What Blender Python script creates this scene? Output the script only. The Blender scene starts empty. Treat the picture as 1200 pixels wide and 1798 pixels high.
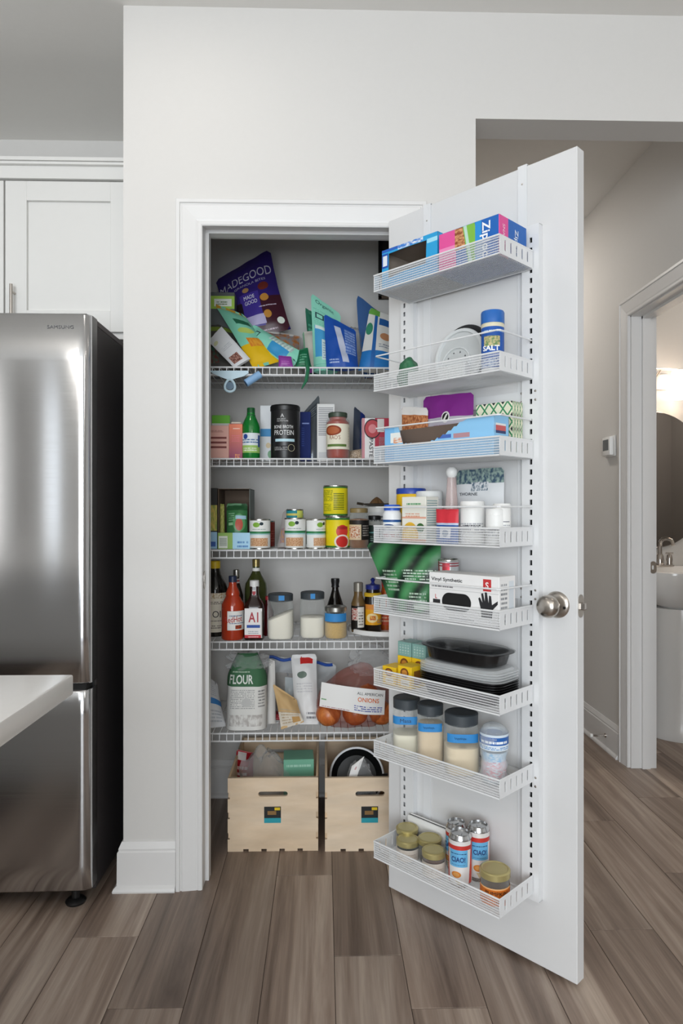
import bpy, bmesh, math, random
from mathutils import Vector, Matrix, noise
random.seed(7)
SC = bpy.context.scene
COL = SC.collection
# ------------------------------------------------------------------ camera
FPX = 1798*24/36; CU, CV = 600, 897
CAM = Vector((0, -2.11, 1.16)); PSI = math.atan2(31, FPX)
cd = bpy.data.cameras.new('camera'); cam = bpy.data.objects.new('camera', cd); COL.objects.link(cam)
cd.sensor_fit = 'VERTICAL'; cd.sensor_height = 36; cd.sensor_width = 24; cd.lens = 24; cd.shift_y = -2/1798
cd.clip_start = 0.05
cam.location = CAM; cam.rotation_euler = (math.pi/2, 0, -PSI); SC.camera = cam
# ------------------------------------------------------------------ world and lights
w = bpy.data.worlds.new('world'); SC.world = w; w.use_nodes = True
w.node_tree.nodes['Background'].inputs[0].default_value = (.80, .90, 1.0, 1)
w.node_tree.nodes['Background'].inputs[1].default_value = 1.2
def area(name, loc, rot, sx, sy, power, col=(1, 1, 1), spread=math.pi):
    l = bpy.data.lights.new(name, 'AREA'); l.shape = 'RECTANGLE'; l.size = sx; l.size_y = sy; l.energy = power; l.color = col
    l.spread = spread
    o = bpy.data.objects.new(name, l); COL.objects.link(o); o.location = loc; o.rotation_euler = rot
    return o
def can(name, x, y, z, power, r=.065, col=(1, .93, .85)):
    l = bpy.data.lights.new(name, 'AREA'); l.shape = 'DISK'; l.size = 2*r; l.energy = power; l.color = col
    o = bpy.data.objects.new(name, l); COL.objects.link(o); o.location = (x, y, z); return o
H90 = math.pi/2
# daylight entering through the patio doors behind the camera and two unseen slit windows shaped to streak the fridge
area('daylight_patio', (-.5, -5.44, 1.3), (H90, 0, 0), 2.6, 2.2, 205, (.90, .955, 1))
area('daylight_window_rear', (-2.72, -5.44, 1.3), (H90, 0, 0), .24, 2.3, 2.4, (.93, .97, 1))
area('daylight_window_left', (-3.14, -4.7, 1.3), (H90, 0, -H90), .22, 2.3, 2.2, (1, .96, .92))
CEIL = 2.71
for i, (x, y, p) in enumerate([(-.44, -.55, 2.2), (1.3, -.9, 1.2), (1.5, -2.6, 3)]):
    can('recessed_lamp', x, y, CEIL-.012, p)
can('hall_lamp', .75, 1.8, CEIL-.012, 11)
can('added_bath_fill', 2.35, .9, CEIL-.012, 9)  # unseen light added to lift the dark bathroom and its mirror
for x, y, p in ((-1.3, -2.3, 15), (.9, -3.0, 14)):                # point lights added out of view to lift ceiling and walls
    l = bpy.data.lights.new('added_fill_point', 'POINT'); l.energy = p; l.shadow_soft_size = .14; l.color = (1, .96, .9)
    o = bpy.data.objects.new('added_fill_point', l); COL.objects.link(o); o.location = (x, y, 2.2)
SC.view_settings.view_transform = 'Standard'; SC.view_settings.look = 'None'
SC.view_settings.exposure = -.29; SC.view_settings.gamma = 1; SC.view_settings.use_curve_mapping = False
# ------------------------------------------------------------------ pixel helpers (photo 1200x1798)
RT = Vector((math.cos(PSI), -math.sin(PSI), 0)); FW = Vector((math.sin(PSI), math.cos(PSI), 0)); UP = Vector((0, 0, 1))
def ray(u, v): return FW + RT*((u-CU)/FPX) + UP*((CV-v)/FPX)
def aty(u, v, y): d = ray(u, v); return CAM + d*((y-CAM.y)/d.y)
def atz(u, v, z): d = ray(u, v); return CAM + d*((z-CAM.z)/d.z)
def depth(p): return (Vector(p)-CAM).dot(FW)
DTH = math.radians(-46.9); DA = Vector((.198, -.029, 0))
DT = Vector((math.cos(DTH), math.sin(DTH), 0)); DN = Vector((math.sin(DTH), -math.cos(DTH), 0))
def dw(t, n, z): return DA + DT*t + DN*n + UP*z          # open-door frame: along door, out of its inner face, up
def dpx(u, v, n):                                        # pixel -> (t, z) on the plane n in front of the door
    d = ray(u, v); k = (n-(CAM-DA).dot(DN))/d.dot(DN); p = CAM + d*k
    return (p-DA).dot(DT), p.z
def dcyl(u0, u1, n):
    t, _ = dpx((u0+u1)/2, CV, n); return t, (u1-u0)/2*depth(dw(t, n, 1))/FPX
# ------------------------------------------------------------------ materials
def lin(h):
    h = h.lstrip('#'); r = []
    for i in (0, 2, 4):
        c = int(h[i:i+2], 16)/255; r.append(c/12.92 if c <= .04045 else ((c+.055)/1.055)**2.4)
    return (*r, 1)
MATS = {}
def newmat(name):
    m = bpy.data.materials.new(name); m.use_nodes = True; nt = m.node_tree
    return m, nt, nt.nodes['Principled BSDF']
def pmat(hexc, rough=.5, metal=0, spec=.5, noise_amt=.06, scale=30, bump=0, coat=0):
    key = (hexc, rough, metal, spec, noise_amt, scale, bump, coat)
    if key in MATS: return MATS[key]
    m, nt, b = newmat('paint_'+hexc.strip('#')); c = lin(hexc)
    tc = nt.nodes.new('ShaderNodeTexCoord'); nz = nt.nodes.new('ShaderNodeTexNoise'); nz.inputs['Scale'].default_value = scale
    nt.links.new(tc.outputs['Object'], nz.inputs['Vector'])
    mr = nt.nodes.new('ShaderNodeMapRange'); mr.inputs['To Min'].default_value = 1-noise_amt; mr.inputs['To Max'].default_value = 1+noise_amt
    nt.links.new(nz.outputs['Fac'], mr.inputs['Value'])
    vm = nt.nodes.new('ShaderNodeVectorMath'); vm.operation = 'SCALE'; vm.inputs[0].default_value = c[:3]
    nt.links.new(mr.outputs[0], vm.inputs['Scale']); nt.links.new(vm.outputs[0], b.inputs['Base Color'])
    b.inputs['Roughness'].default_value = rough; b.inputs['Metallic'].default_value = metal
    b.inputs['Specular IOR Level'].default_value = spec; b.inputs['Coat Weight'].default_value = coat
    if bump:
        bp = nt.nodes.new('ShaderNodeBump'); bp.inputs['Strength'].default_value = bump; bp.inputs['Distance'].default_value = .002
        nt.links.new(nz.outputs['Fac'], bp.inputs['Height']); nt.links.new(bp.outputs[0], b.inputs['Normal'])
    MATS[key] = m; return m
def film(hexc, solid=.25, rough=.12, metal=0):             # clear film, glass walls: transparent mixed with a glossy coat
    key = ('film', hexc, solid, rough, metal)
    if key in MATS: return MATS[key]
    m, nt, b = newmat('film_'+hexc.strip('#')); b.inputs['Base Color'].default_value = lin(hexc); b.inputs['Roughness'].default_value = rough
    b.inputs['Specular IOR Level'].default_value = .6; b.inputs['Metallic'].default_value = metal
    tr = nt.nodes.new('ShaderNodeBsdfTransparent'); mx = nt.nodes.new('ShaderNodeMixShader')
    lw = nt.nodes.new('ShaderNodeLayerWeight'); lw.inputs[0].default_value = .35
    mr = nt.nodes.new('ShaderNodeMapRange'); mr.inputs['To Min'].default_value = solid; mr.inputs['To Max'].default_value = min(1, solid+.38)
    nt.links.new(lw.outputs['Facing'], mr.inputs['Value']); nt.links.new(mr.outputs[0], mx.inputs[0])
    nt.links.new(tr.outputs[0], mx.inputs[1]); nt.links.new(b.outputs[0], mx.inputs[2])
    nt.links.new(mx.outputs[0], nt.nodes['Material Output'].inputs[0]); MATS[key] = m; return m
def emat(hexc, s):
    m, nt, b = newmat('lit_'+hexc.strip('#')); b.inputs['Base Color'].default_value = lin(hexc)
    b.inputs['Emission Color'].default_value = lin(hexc); b.inputs['Emission Strength'].default_value = s; return m
def printed(base, shapes, rough=.45, metal=0, bump=0, bscale=25, coat=0, grad=None):
    """flat print in UV space: r(u0,v0,u1,v1,c) e(cu,cv,ru,rv,c) l(u0,v0,u1,v1,n,c) lines  t(u0,v0,u1,v1,n,c) text-like blocks  s(u,v,hw,slope,c) slanted band  n(u0,v0,u1,v1,scale,c,c2) mottled picture  d(u0,v0,u1,v1,k,c,c2) diamonds"""
    m, nt, b = newmat('print_'+base.strip('#')); N = nt.nodes.new; L = nt.links.new
    uv = N('ShaderNodeUVMap'); sp = N('ShaderNodeSeparateXYZ'); L(uv.outputs[0], sp.inputs[0]); U, V = sp.outputs[0], sp.outputs[1]
    def mt(op, a, bb, cc=None):
        n = N('ShaderNodeMath'); n.operation = op
        for i, x in enumerate((a, bb, cc)):
            if x is None: continue
            if isinstance(x, (int, float)): n.inputs[i].default_value = x
            else: L(x, n.inputs[i])
        return n.outputs[0]
    def mix(f, a, bb):
        n = N('ShaderNodeMix'); n.data_type = 'RGBA'
        if isinstance(f, (int, float)): n.inputs['Factor'].default_value = f
        else: L(f, n.inputs['Factor'])
        for k, x in ((6, a), (7, bb)):
            if isinstance(x, tuple): n.inputs[k].default_value = x
            else: L(x, n.inputs[k])
        return n.outputs[2]
    def rect(u0, v0, u1, v1):
        return mt('MULTIPLY', mt('COMPARE', U, (u0+u1)/2, abs(u1-u0)/2), mt('COMPARE', V, (v0+v1)/2, abs(v1-v0)/2))
    col = lin(base)
    if grad:
        mr = N('ShaderNodeMapRange'); L(V, mr.inputs[0]); col = mix(mr.outputs[0], lin(grad), lin(base))
    for s in shapes:
        k = s[0]
        if k == 'r': f = rect(*s[1:5]); c = lin(s[5])
        elif k == 'e':
            a = mt('DIVIDE', mt('SUBTRACT', U, s[1]), s[3]); bb = mt('DIVIDE', mt('SUBTRACT', V, s[2]), s[4])
            f = mt('LESS_THAN', mt('ADD', mt('MULTIPLY', a, a), mt('MULTIPLY', bb, bb)), 1); c = lin(s[5])
        elif k in 'lt':
            vv = mt('MULTIPLY', mt('SUBTRACT', V, s[2]), s[5]/(s[4]-s[2]))
            f = mt('MULTIPLY', rect(*s[1:5]), mt('LESS_THAN', mt('FRACT', vv, 0), .5)); c = lin(s[6])
            if k == 't':
                nz = N('ShaderNodeTexNoise'); nz.inputs['Scale'].default_value = 1; nz.inputs['Detail'].default_value = 0
                cb = N('ShaderNodeCombineXYZ'); L(mt('MULTIPLY', U, 26/(s[3]-s[1])), cb.inputs[0]); L(mt('MULTIPLY', mt('FLOOR', vv, 0), 7.31), cb.inputs[1]); L(cb.outputs[0], nz.inputs['Vector'])
                f = mt('MULTIPLY', f, mt('GREATER_THAN', nz.outputs['Fac'], .43))
        elif k == 's':
            f = mt('COMPARE', mt('ADD', U, mt('MULTIPLY', mt('SUBTRACT', V, s[2]), s[4])), s[1], s[3]); c = lin(s[5])
            if len(s) > 6: f = mt('MULTIPLY', f, rect(*s[6:10]))
        elif k == 'n':
            nz = N('ShaderNodeTexNoise'); nz.inputs['Scale'].default_value = s[5]; L(uv.outputs[0], nz.inputs['Vector'])
            f = rect(*s[1:5]); nz.inputs['Scale'].default_value = s[5]*1.5; nz.inputs['Detail'].default_value = 4; mq = N('ShaderNodeMapRange'); mq.inputs[1].default_value = .40; mq.inputs[2].default_value = .60; L(nz.outputs['Fac'], mq.inputs[0]); c = mix(mq.outputs[0], lin(s[6]), lin(s[7]))
        elif k == 'w':
            mp = N('ShaderNodeMapping'); mp.inputs['Rotation'].default_value = (0, 0, s[9]); L(uv.outputs[0], mp.inputs[0])
            wv = N('ShaderNodeTexWave'); wv.inputs['Scale'].default_value = s[5]; wv.inputs['Distortion'].default_value = s[8]; wv.inputs['Detail'].default_value = 1.5; wv.inputs['Detail Scale'].default_value = 1.2; L(mp.outputs[0], wv.inputs['Vector'])
            f = rect(*s[1:5]); c = mix(wv.outputs['Fac'], lin(s[6]), lin(s[7]))
        elif k == 'd':
            a = mt('PINGPONG', mt('MULTIPLY', U, s[5]), .5); bb = mt('PINGPONG', mt('MULTIPLY', V, s[5]), .5)
            q = mt('ADD', a, bb); f0 = rect(*s[1:5])
            c = mix(mt('COMPARE', q, .5, .09), mix(mt('LESS_THAN', q, .2), lin(s[7]), lin(s[8])), lin(s[6])); f = f0
        col = mix(f, col, c)
    if isinstance(col, tuple): b.inputs['Base Color'].default_value = col
    else: L(col, b.inputs['Base Color'])
    b.inputs['Roughness'].default_value = rough; b.inputs['Metallic'].default_value = metal; b.inputs['Coat Weight'].default_value = coat; b.inputs['Specular IOR Level'].default_value = .28
    nz = N('ShaderNodeTexNoise'); nz.inputs['Scale'].default_value = bscale; tc = N('ShaderNodeTexCoord'); L(tc.outputs['Object'], nz.inputs['Vector'])
    bp = N('ShaderNodeBump'); bp.inputs['Strength'].default_value = bump or .03; bp.inputs['Distance'].default_value = .003
    L(nz.outputs['Fac'], bp.inputs['Height']); L(bp.outputs[0], b.inputs['Normal'])
    return m
def woodmat(name, c1, c2, c3, rough=.45, sx=9, sy=.9, bump=.12, along='Y', detail=1):
    m, nt, b = newmat(name); N = nt.nodes.new; L = nt.links.new
    tc = N('ShaderNodeTexCoord'); oi = N('ShaderNodeObjectInfo'); mp = N('ShaderNodeMapping')
    mp.inputs['Scale'].default_value = {'Y': (sx, sy, sx), 'X': (sy, sx, sx), 'Z': (sx, sx, sy)}[along]
    ad = N('ShaderNodeVectorMath'); ad.operation = 'MULTIPLY_ADD'; cx = N('ShaderNodeCombineXYZ')
    for i in range(3): L(oi.outputs['Random'], cx.inputs[i])
    L(cx.outputs[0], ad.inputs[0]); ad.inputs[1].default_value = (17, 29, 11); L(tc.outputs['Object'], ad.inputs[2])
    L(ad.outputs[0], mp.inputs[0])
    n1 = N('ShaderNodeTexNoise'); n1.inputs['Scale'].default_value = 1; n1.inputs['Detail'].default_value = 6; n1.inputs['Roughness'].default_value = .65; n1.inputs['Distortion'].default_value = .6
    L(mp.outputs[0], n1.inputs[0])
    n2 = N('ShaderNodeTexNoise'); n2.inputs['Scale'].default_value = 9*detail; n2.inputs['Detail'].default_value = 4; L(mp.outputs[0], n2.inputs[0])
    cr = N('ShaderNodeValToRGB'); cr.color_ramp.elements[0].position = .30; cr.color_ramp.elements[0].color = lin(c1); cr.color_ramp.elements[1].position = .70; cr.color_ramp.elements[1].color = lin(c3)
    e = cr.color_ramp.elements.new(.5); e.color = lin(c2); L(n1.outputs[0], cr.inputs[0])
    mr = N('ShaderNodeMapRange'); mr.inputs[3].default_value = .78; mr.inputs[4].default_value = 1.2; L(n2.outputs[0], mr.inputs[0])
    m2 = N('ShaderNodeMapRange'); m2.inputs[3].default_value = .82; m2.inputs[4].default_value = 1.16; L(oi.outputs['Random'], m2.inputs[0])
    mm = N('ShaderNodeMath'); mm.operation = 'MULTIPLY'; L(mr.outputs[0], mm.inputs[0]); L(m2.outputs[0], mm.inputs[1])
    vm = N('ShaderNodeVectorMath'); vm.operation = 'SCALE'; L(cr.outputs[0], vm.inputs[0]); L(mm.outputs[0], vm.inputs['Scale']); L(vm.outputs[0], b.inputs['Base Color'])
    bp = N('ShaderNodeBump'); bp.inputs['Strength'].default_value = bump; bp.inputs['Distance'].default_value = .002; L(n2.outputs[0], bp.inputs['Height']); L(bp.outputs[0], b.inputs['Normal'])
    b.inputs['Roughness'].default_value = rough; return m
def steelmat():
    m, nt, b = newmat('brushed_stainless'); N = nt.nodes.new; L = nt.links.new
    tc = N('ShaderNodeTexCoord'); mp = N('ShaderNodeMapping'); mp.inputs['Scale'].default_value = (3, 3, 900); L(tc.outputs['Object'], mp.inputs[0])
    n = N('ShaderNodeTexNoise'); n.inputs['Scale'].default_value = 1; n.inputs['Detail'].default_value = 2; L(mp.outputs[0], n.inputs[0])
    mr = N('ShaderNodeMapRange'); mr.inputs[3].default_value = .10; mr.inputs[4].default_value = .18; L(n.outputs[0], mr.inputs[0]); L(mr.outputs[0], b.inputs['Roughness'])
    b.inputs['Base Color'].default_value = lin('#c4c4c5'); b.inputs['Metallic'].default_value = 1; b.inputs['Anisotropic'].default_value = .9
    tg = N('ShaderNodeTangent'); tg.direction_type = 'RADIAL'; tg.axis = 'Z'; L(tg.outputs[0], b.inputs['Tangent'])
    b.inputs['Anisotropic Rotation'].default_value = .25
    return m
WALL = pmat('#d5d3d0', .75, noise_amt=.012, scale=60, bump=.05); TRIM = pmat('#dddcdb', .38, noise_amt=.008)
CEILM = pmat('#eae8e4', .9, noise_amt=.012, scale=40, bump=.05); RACK = pmat('#e0e1e2', .35, noise_amt=.01)
DOORW = pmat('#dadada', .36, noise_amt=.008); BLACK = pmat('#151516', .35); DARK = pmat('#2b2b2d', .5); NICKEL = pmat('#b9b2aa', .28, 1)
CHROME = pmat('#c9c4c0', .12, 1); WHITE = pmat('#ececea', .4, noise_amt=.02); GLASS = film('#e4ecea', .06, .04); CLEAR = film('#f2f5f7', .09, .10)
# ------------------------------------------------------------------ mesh helpers
def finish(name, me, mat, parent=None, loc=None, rot=None, smooth=True, ang=.6):
    if smooth and len(me.polygons) < 60000:
        bm = bmesh.new(); bm.from_mesh(me)
        for f in bm.faces: f.smooth = True
        for e in bm.edges:
            e.smooth = not (len(e.link_faces) == 2 and e.calc_face_angle(0) > ang)
        bm.to_mesh(me); bm.free()
    o = bpy.data.objects.new(name, me); COL.objects.link(o)
    for x in (mat if isinstance(mat, (list, tuple)) else [mat]): me.materials.append(x)
    if parent is not None: o.parent = parent
    if loc is not None: o.location = loc
    if rot is not None: o.rotation_euler = rot
    return o
def pyd(name, v, f, mat, parent=None, loc=None, rot=None, uv=None, weld=0, smooth=True, ang=.6):
    me = bpy.data.meshes.new(name); me.from_pydata([tuple(x) for x in v], [], f)
    if uv:
        l = me.uv_layers.new(name='UVMap'); i = 0
        for p in uv:
            for q in p: l.data[i].uv = q; i += 1
    bm = bmesh.new(); bm.from_mesh(me)
    if weld: bmesh.ops.remove_doubles(bm, verts=bm.verts, dist=weld); bmesh.ops.dissolve_degenerate(bm, edges=bm.edges, dist=1e-6)
    bmesh.ops.recalc_face_normals(bm, faces=bm.faces); bm.to_mesh(me); bm.free()
    return finish(name, me, mat, parent, loc, rot, smooth, ang)
def boxuv(me):
    vs = [v.co for v in me.vertices]; lo = [min(v[i] for v in vs) for i in range(3)]; hi = [max(v[i] for v in vs) for i in range(3)]
    sc = [(hi[i]-lo[i]) or 1 for i in range(3)]
    l = me.uv_layers.new(name='UVMap') if not me.uv_layers else me.uv_layers[0]
    for p in me.polygons:
        n = p.normal; a = max(range(3), key=lambda i: abs(n[i]))
        for li in p.loop_indices:
            c = vs[me.loops[li].vertex_index]; x, y, z = [(c[i]-lo[i])/sc[i] for i in range(3)]
            if a == 1: uv = (x, z) if n.y < 0 else (8+x, z)
            elif a == 0: uv = (2+y, z) if n.x > 0 else (4+(1-y), z)
            else: uv = (6+x, y) if n.z > 0 else (10+x, y)
            l.data[li].uv = uv
def box(name, lo, hi, mat, parent=None, bevel=.0015, loc=None, rot=None, seg=1):
    bm = bmesh.new()
    v = [bm.verts.new((x, y, z)) for z in (lo[2], hi[2]) for y in (lo[1], hi[1]) for x in (lo[0], hi[0])]
    for f in ((0, 2, 3, 1), (4, 5, 7, 6), (0, 1, 5, 4), (2, 6, 7, 3), (0, 4, 6, 2), (1, 3, 7, 5)): bm.faces.new([v[i] for i in f])
    if bevel: bmesh.ops.bevel(bm, geom=bm.edges[:], offset=bevel, segments=seg, profile=.5, affect='EDGES')
    bmesh.ops.recalc_face_normals(bm, faces=bm.faces)
    me = bpy.data.meshes.new(name); bm.to_mesh(me); bm.free(); boxuv(me)
    return finish(name, me, mat, parent, loc, rot, True, .5)
class MB:                                                   # several shapes that make ONE part
    def __init__(s): s.v = []; s.f = []
    def box(s, lo, hi):
        k = len(s.v); s.v += [(x, y, z) for z in (lo[2], hi[2]) for y in (lo[1], hi[1]) for x in (lo[0], hi[0])]
        s.f += [[k+i for i in q] for q in ((0, 2, 3, 1), (4, 5, 7, 6), (0, 1, 5, 4), (2, 6, 7, 3), (0, 4, 6, 2), (1, 3, 7, 5))]; return s
    def tube(s, pts, r, seg=6, closed=False):
        pts = [Vector(p) for p in pts]; n = len(pts); k = len(s.v); prev = None
        for i, p in enumerate(pts):
            a = pts[i-1] if (i > 0 or closed) else p; b = pts[(i+1) % n] if (i < n-1 or closed) else p
            d = (b-a).normalized(); ref = prev if prev is not None else (Vector((0, 0, 1)) if abs(d.z) < .9 else Vector((1, 0, 0)))
            x = d.cross(ref).normalized() if prev is None else (ref-d*ref.dot(d)).normalized(); y = d.cross(x); prev = x
            rr = r[i] if isinstance(r, (list, tuple)) else r
            s.v += [tuple(p+x*(rr*math.cos(6.28318*j/seg))+y*(rr*math.sin(6.28318*j/seg))) for j in range(seg)]
        for i in range(n if closed else n-1):
            a = k+i*seg; b = k+((i+1) % n)*seg
            for j in range(seg): s.f.append([a+j, a+(j+1) % seg, b+(j+1) % seg, b+j])
        if not closed: s.f.append([k+j for j in range(seg)][::-1]); s.f.append([k+(n-1)*seg+j for j in range(seg)])
        return s
    def build(s, name, mat, parent=None, loc=None, rot=None, smooth=True): return pyd(name, s.v, s.f, mat, parent, loc, rot, smooth=smooth)
def lathe(name, prof, mat, parent=None, loc=None, rot=None, seg=32, sq=0, sx=1, sy=1, fn=None, ang=.6):
    """prof [(r,z)], front is -Y; u=.5 at the front"""
    v = []; f = []; uv = []; zs = [p[1] for p in prof]; z0 = min(zs); dz = (max(zs)-z0) or 1
    for r, z in prof:
        for j in range(seg+1):
            a = 2*math.pi*j/seg-math.pi; k = 1
            if sq: k = 1/(abs(math.cos(a))**sq+abs(math.sin(a))**sq)**(1/sq)
            p = (max(r, 1e-5)*k*math.sin(a)*sx, -max(r, 1e-5)*k*math.cos(a)*sy, z); v.append(fn(*p) if fn else p)
    for i in range(len(prof)-1):
        for j in range(seg):
            a = i*(seg+1)+j; b = a+seg+1; f.append([a, a+1, b+1, b])
            uv.append([(j/seg, (prof[i][1]-z0)/dz), ((j+1)/seg, (prof[i][1]-z0)/dz), ((j+1)/seg, (prof[i+1][1]-z0)/dz), (j/seg, (prof[i+1][1]-z0)/dz)])
    return pyd(name, v, f, mat, parent, loc, rot, uv, weld=2e-5, ang=ang)
def rprof(r, z0, z1, b=.003, steps=3):                      # solid cylinder with rounded rims
    p = [(0, z0)]
    for i in range(steps+1): a = i/steps*H90; p.append((r-b+b*math.sin(a), z0+b-b*math.cos(a)))
    for i in range(steps+1): a = i/steps*H90; p.append((r-b+b*math.cos(a), z1-b+b*math.sin(a)))
    return p+[(0, z1)]
def wrap(name, r, z0, z1, a0, a1, mat, parent, off=.0007, seg=20, sq=0):
    """label wrapped on a cylinder; a in degrees, 0 = front"""
    v = []; f = []; uv = []
    for i in range(2):
        z = (z0, z1)[i]; rr = r[i] if isinstance(r, tuple) else r
        for j in range(seg+1):
            a = math.radians(a0+(a1-a0)*j/seg); k = 1
            if sq: k = 1/(abs(math.cos(a))**sq+abs(math.sin(a))**sq)**(1/sq)
            v.append(((rr*k+off)*math.sin(a), -(rr*k+off)*math.cos(a), z))
    for j in range(seg):
        f.append([j, j+1, seg+2+j, seg+1+j]); uv.append([(j/seg, 0), ((j+1)/seg, 0), ((j+1)/seg, 1), (j/seg, 1)])
    return pyd(name, v, f, mat, parent, uv=uv)
def plate(name, outline, holes, th, mat, parent=None, loc=None, rot=None):
    """flat plate in the XZ plane facing -Y, thickness th, with holes"""
    cu = bpy.data.curves.new(name, 'CURVE'); cu.dimensions = '2D'; cu.fill_mode = 'BOTH'; cu.extrude = th/2
    for pts in [outline]+holes:
        s = cu.splines.new('POLY'); s.points.add(len(pts)-1); s.use_cyclic_u = True
        for q, (x, z) in zip(s.points, pts): q.co = (x, z, 0, 1)
    o = bpy.data.objects.new(name, cu); COL.objects.link(o)
    me = bpy.data.meshes.new_from_object(o, depsgraph=bpy.context.evaluated_depsgraph_get())
    bpy.data.objects.remove(o); bpy.data.curves.remove(cu); me.name = name; me.materials.clear()
    me.transform(Matrix(((1, 0, 0, 0), (0, 0, -1, 0), (0, 1, 0, 0), (0, 0, 0, 1)))); boxuv(me)
    return finish(name, me, mat, parent, loc, rot, False)
def rslot(cx, cz, w, h, n=5):                              # rounded slot outline
    r = min(w, h)/2; p = []
    for (x, z, a0) in ((cx+w/2-r, cz+h/2-r, 0), (cx-w/2+r, cz+h/2-r, 90), (cx-w/2+r, cz-h/2+r, 180), (cx+w/2-r, cz-h/2+r, 270)):
        for i in range(n+1): a = math.radians(a0+90*i/n); p.append((x+r*math.cos(a), z+r*math.sin(a)))
    return p
def rrect(x0, z0, x1, z1): return [(x0, z0), (x1, z0), (x1, z1), (x0, z1)]
def circ(cx, cz, r, n=12): return [(cx+r*math.cos(6.28318*i/n), cz+r*math.sin(6.28318*i/n)) for i in range(n)]
def txt(parent, s, wd, ht, fn, col, rot=0, name='lettering', bold=0, rough=.5):
    """flat lettering, wd x ht, laid on a surface by fn(x, z)"""
    cu = bpy.data.curves.new('t', 'FONT'); cu.body = s; cu.align_x = 'LEFT'; cu.resolution_u = 3; cu.offset = bold
    o = bpy.data.objects.new('t', cu); COL.objects.link(o)
    me = bpy.data.meshes.new_from_object(o, depsgraph=bpy.context.evaluated_depsgraph_get()); bpy.data.objects.remove(o); bpy.data.curves.remove(cu)
    xs = [v.co.x for v in me.vertices]; ys = [v.co.y for v in me.vertices]; x0, x1, y0, y1 = min(xs), max(xs), min(ys), max(ys)
    kx = wd/(x1-x0) if wd else ht/(y1-y0); ky = ht/(y1-y0) if ht else kx; c, sn = math.cos(rot), math.sin(rot)
    for v in me.vertices:
        x = (v.co.x-(x0+x1)/2)*kx; y = (v.co.y-(y0+y1)/2)*ky
        v.co = fn(x*c-y*sn, x*sn+y*c)
    me.materials.clear(); me.name = name
    return finish(name, me, pmat(col, rough, noise_amt=.01), parent, smooth=False)
def flat(cx, cz, y): return lambda x, z: Vector((cx+x, y-.0006, cz+z))
def right(cy, cz, x0): return lambda x, z: Vector((x0+.0006, cy+x, cz+z))
def cyl(r, cz, a0=0): return lambda x, z: Vector(((r+.0012)*math.sin(x/r+math.radians(a0)), -(r+.0012)*math.cos(x/r+math.radians(a0)), cz+z))
def tag(o, label, cat, group=None):
    o['label'] = label; o['category'] = cat
    if group: o['group'] = group
    return o
def thing(name, label, cat, loc=(0, 0, 0), rz=0, group=None, rx=0, ry=0):
    o = bpy.data.objects.new(name, None); o.empty_display_size = .03; COL.objects.link(o); o.location = loc; o.rotation_euler = (rx, ry, rz)
    return tag(o, label, cat, group)
def struct(o): o['kind'] = 'structure'; return o
def pouch(name, w, h, d, mat, parent=None, loc=None, rot=None, kind='stand', wr=.004, seed=0, warp=None, nx=18, ny=22, neck=0, sealed=.06, shoulder=0):
    """a filled bag, base centre at the origin, front -Y. returns object and surface function P(u in -1..1, v in 0..1)"""
    def P(u, v, side=-1):
        if kind == 'stand': g = (1-max(0, (v-.05)/.95)**1.7)*(.72+.28*min(1, v/.12))
        elif kind == 'pillow': g = max(0, math.sin(math.pi*min(1, max(0, (v-sealed)/(1-2*sealed)))))**.55
        else: g = 1-.75*v**6                                # block
        e = 2.4 if kind != 'block' else 5
        t = max(0, 1-abs(u)**e)*g
        cr = max(0, abs(u)-.86)/.14; ct_ = max(0, v-.93)/.07 if kind != 'block' else 0
        x = u*w/2*(1-neck*v*v-shoulder*max(0, (v-.66)/.34)**1.4-.05*g*(1 if kind == 'pillow' else .4)+.022*noise.noise(Vector((seed*3.3, v*5, u))))
        z = v*h*(1-.05*cr*cr*ct_)+.008*h*v*noise.noise(Vector((u*3+seed, 4.4, v)))
        q = noise.noise(Vector((x*22+seed*3.1, z*22, seed*7.7+side)))+.5*noise.noise(Vector((x*55+seed, z*40+seed, side*3)))
        edge = (1-abs(u)**4)
        y = side*(d/2*t)+wr*q*edge*min(1, 8*v)*min(1, (1-v)*9)
        p = Vector((x, y, z))
        return warp(p) if warp else p
    v = []; f = []; uv = []
    for s, o in ((-1, 0), (1, 2)):
        k = len(v)
        for j in range(ny+1):
            for i in range(nx+1): v.append(P(2*i/nx-1, j/ny, s))
        for j in range(ny):
            for i in range(nx):
                a = k+j*(nx+1)+i; b = a+nx+1; f.append([a, a+1, b+1, b]); uv.append([(o+x/nx, y/ny) for x, y in ((i, j), (i+1, j), (i+1, j+1), (i, j+1))])
    n1 = (nx+1)*(ny+1)
    for i in range(nx):                                     # close the base, and the top of block bags
        if kind != 'pillow': f.append([i, i+1, n1+i+1, n1+i]); uv.append([(5, 5)]*4)
        a = ny*(nx+1)+i
        if kind == 'block': f.append([a, a+1, n1+a+1, n1+a]); uv.append([(5, 5)]*4)
    o = pyd(name, v, f, mat, parent, loc, rot, uv, weld=2e-5, ang=1.2)
    return o, P
def on(P, u, v, w, h, off=.0016, side=-1):                   # lettering position on a pouch
    def fn(x, z):
        p = P(max(-1, min(1, u+x/(w/2))), max(0, min(1, v+z/h)), side); return Vector((p.x, p.y-off, p.z))
    return fn
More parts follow.
